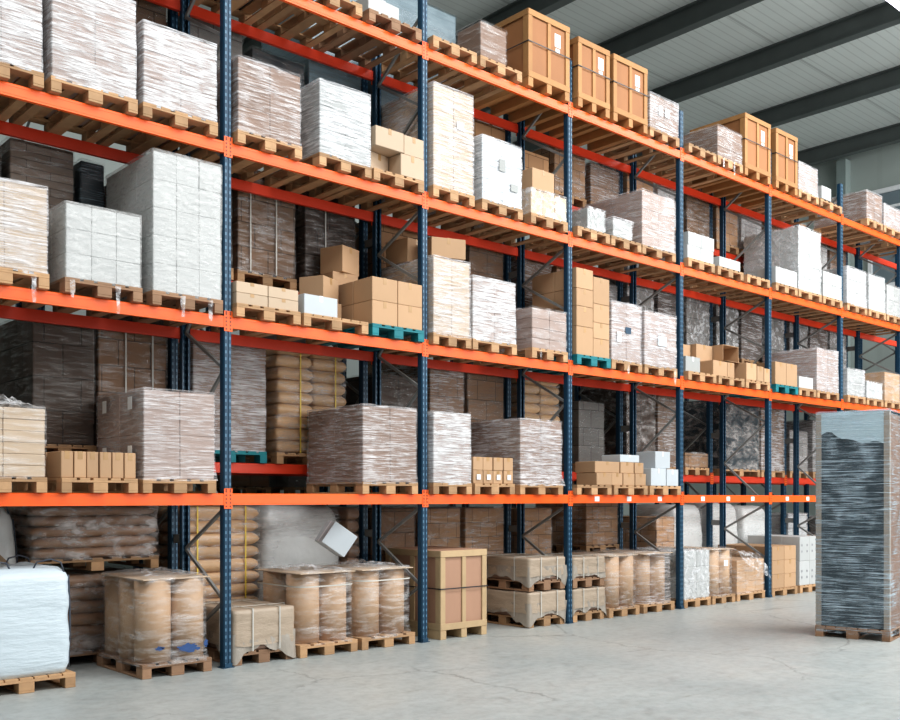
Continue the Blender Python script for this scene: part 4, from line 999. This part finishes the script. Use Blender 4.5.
me = bpy.data.meshes.new('blown_film'); me.from_pydata(V, [], Fc); me.materials.append(M['f_crumple']); me.polygons.foreach_set('use_smooth', [True] * len(me.polygons)); obj('blown_film', me, t)

# ================================================================ tall wrapped tower in the aisle
e = Vector((.2, -.98, 0)).normalized(); sdir = Vector((.98, .2, 0)).normalized(); Rc = Vector((7.2, -3.96, 0)); W_, D_, H_ = .93, 1.2, 2.97
cc = Rc - e * (W_ / 2) + sdir * (D_ / 2)
# local x runs along the broad face, local -y looks at the camera
t = thing('wrapped_tower', 'tall slate-blue tower in stretch film standing alone in the aisle', 'pallet load', (cc.x, cc.y, .001), math.atan2(e.y, e.x))
add_pallet(t, W_, D_, 'oldpine')
obj('packed_goods', MB().box(-W_ / 2 + .03, W_ / 2 - .03, -D_ / 2 + .03, D_ / 2 - .03, .145, H_ - .03).mesh('packed_goods', M['darkgoods'], .01), t)
obj('side_sheet', MB().box(W_ / 2 - .029, W_ / 2 - .020, -D_ / 2 + .05, D_ / 2 - .05, .15, H_ - .05).mesh('side_sheet', M['kraftd']), t)
b = MB(); n = 14
for i in range(n + 1):
    u = i / n; x = -W_ / 2 + .02 + (W_ - .04) * u; hem = H_ - .34 + .10 * math.exp(-((u - .2) / .12) ** 2) - .10 * u + .02 * math.sin(u * 17)
    b.v += [(x, -D_ / 2 + .012, hem), (x, -D_ / 2 + .012, H_ - .01), (x, D_ / 2 - .012, H_ - .01)]
    if i:
        a = 3 * (i - 1); b.f += [(a, a + 3, a + 4, a + 1), (a + 1, a + 4, a + 5, a + 2)]
M['topc'] = plain('pale_slate_sheet', (.38, .48, .53), .3, .12, 4)
obj('top_cover', b.mesh('top_cover', M['topc']), t)
for (sx, sy) in ((-1, -1), (1, -1), (1, 1), (-1, 1)):
    b = MB(); X, Y = sx * (W_ / 2 - .008), sy * (D_ / 2 - .008)
    b.box(min(X, X - sx * .07), max(X, X - sx * .07), min(Y, Y - sy * .006), max(Y, Y - sy * .006), .03, H_ - .02)
    b.box(min(X, X - sx * .006), max(X, X - sx * .006), min(Y - sy * .006, Y - sy * .07), max(Y - sy * .006, Y - sy * .07), .03, H_ - .02)
    obj('edge_protector', b.mesh('edge_protector', M['edge']), t)
obj('stretch_film', film_shell(W_ + .0, D_ + .0, H_, .06, .02, 'f_blue', 77, rows=40, amp=.004), t)

# ================================================================ the hall
structure('floor', MB().box(-22, 40, -30, 26, -.2, 0).mesh('floor', floor_mat()))
M['ceil'] = ribbed('ceiling_liner', (0.68, 0.72, 0.70)); M['wallp'] = ribbed('wall_liner', (0.42, 0.47, 0.45), 1.0, 1, 50, .93)
M['rafter'] = plain('rafter_steel', (0.11, 0.125, 0.122), .5, .2, 2)
ZC = 13.0
structure('ceiling', MB().box(-22, 25, -5.5, 26, ZC, ZC + .15).mesh('ceiling', M['ceil']))
structure('wall_left_light_block', MB().box(-14.2, -14, -24, 12, 0, ZC).mesh('wall_left_light_block', M['wallp']))  # unseen wall, added to block light from the left side
structure('wall_back', MB().box(-22, 25, 12, 12.2, 0, ZC).mesh('wall_back', M['wallp']))
def bare_wall():
    b = MB(); x0, x1 = 24.8, 25.0
    b.box(x0, x1, 4.4, 12, 0, ZC); b.box(x0, x1, -5.5, 4.4, 11.35, ZC); b.box(x0, x1, -5.5, 4.4, 0, 8.3); b.box(x0, x1, -5.5, -3.5, 8.3, 11.35)
    return b.mesh('wall_end', M['wallp'])
structure('wall_end', bare_wall())
M['winframe'] = plain('white_window_frame', (.82, .84, .86), .4, .03)
wn = structure('window_1', MB().box(24.68, 24.82, -3.5, 4.4, 11.22, 11.36).box(24.68, 24.82, -3.5, 4.4, 8.3, 8.42).box(24.68, 24.82, 4.28, 4.4, 8.42, 11.22).box(24.68, 24.82, -3.5, -3.38, 8.42, 11.22).box(24.70, 24.80, -3.38, 4.28, 10.72, 10.80).mesh('window_1', M['winframe']))
gm, nt = new_mat('frosted_pane'); g = N(nt); bb = g.n('ShaderNodeBsdfPrincipled', Roughness=.3); bb.inputs['Base Color'].default_value = (.20, .25, .28, 1); oo = g.n('ShaderNodeOutputMaterial'); g.l(bb.outputs[0], oo.inputs[0])
obj('window_pane', MB().box(24.74, 24.76, -3.38, 4.28, 8.42, 11.22).mesh('window_pane', gm), wn)
def ibeam(x, zb, y0, y1, dd=.5):
    b = MB(); b.box(x - .12, x + .12, y0, y1, zb, zb + .03); b.box(x - .012, x + .012, y0, y1, zb + .031, zb + dd - .031); b.box(x - .12, x + .12, y0, y1, zb + dd - .03, zb + dd)
    return b.mesh('trim', M['rafter'])
for i, x in enumerate((-.3, 3.4, 7.0, 10.6, 13.6, 16.8, 20.3, 24.2)):
    structure(f'trim_{i + 1}', ibeam(x, 12.5, -5.5, 12))
M['walltrim'] = plain('wall_post_paint', (.30, .36, .35), .5, .05)
structure('trim_20', MB().box(24.45, 24.79, 5.0, 5.3, 0, 12.5).mesh('trim', M['walltrim']))
# strip lamp under the ceiling
M['glow'], nt = new_mat('lamp_glow'); g = N(nt); em = g.n('ShaderNodeEmission', Strength=4.0); em.inputs[0].default_value = (.85, .80, 1, 1); oo = g.n('ShaderNodeOutputMaterial'); g.l(em.outputs[0], oo.inputs[0])
t = thing('strip_lamp', 'thin bright strip lamp hanging below the ceiling', 'lamp', (15.6, -.45, 12.2))
obj('tube', MB().box(-1.3, 1.3, -.03, .03, 0, .05).mesh('tube', M['glow']), t)
obj('housing', MB().box(-1.35, 1.35, -.06, .06, .051, .12).mesh('housing', M['winframe']), t)
for x in (-1.1, 1.1): obj('hanger', MB().box(x - .006, x + .006, -.006, .006, .12, .8).mesh('hanger', M['steel']), t)

# ================================================================ light
def area(name, loc, target, sx, sy, power, color=(1, 1, 1), spread=180):
    l = bpy.data.lights.new(name, 'AREA'); l.shape = 'RECTANGLE'; l.size = sx; l.size_y = sy; l.energy = power; l.color = color; l.spread = R(spread)
    o = bpy.data.objects.new(name, l); col.objects.link(o); o.location = loc
    o.rotation_euler = (Vector(target) - Vector(loc)).to_track_quat('-Z', 'Y').to_euler(); return o
area('skylight_run', (12, -17, 11), (4, 0, 3.5), 30, 7, 3000, (1, .99, .97))
area('roof_light_run', (6, -7.5, 12.6), (6, -5.2, 0), 30, 4, 2600, (.97, .99, 1))
area('ceiling_fill', (15, -17, 3), (14, 2, 13), 20, 4, 900, (.97, 1, 1), 120)  # added uplight, stands in for floor bounce and brightens the ceiling
w = bpy.data.worlds.new('hall_daylight'); bpy.context.scene.world = w; w.use_nodes = True
bg = w.node_tree.nodes['Background']; bg.inputs[0].default_value = (.86, .93, 1.0, 1); bg.inputs[1].default_value = .20

# ================================================================ camera
cam = bpy.data.cameras.new('camera'); co = bpy.data.objects.new('camera', cam); col.objects.link(co)
f = 975.0; cam.sensor_fit = 'HORIZONTAL'; cam.sensor_width = 36.0; cam.lens = f / 900 * 36
al = R(42.0223); co.location = (-5.268, -9.428, 1.836)
co.rotation_euler = (R(90), 0, -al)
cam.shift_y = (498 - 360) / 900.0; cam.clip_end = 200
bpy.context.scene.camera = co
vs = bpy.context.scene.view_settings; vs.view_transform = 'Standard'; vs.exposure = -0.02
try: vs.look = 'Medium High Contrast'
except Exception as ex: print('LOOK', ex)
cy = bpy.context.scene.cycles; cy.transparent_max_bounces = 16; cy.max_bounces = 7; cy.diffuse_bounces = 4
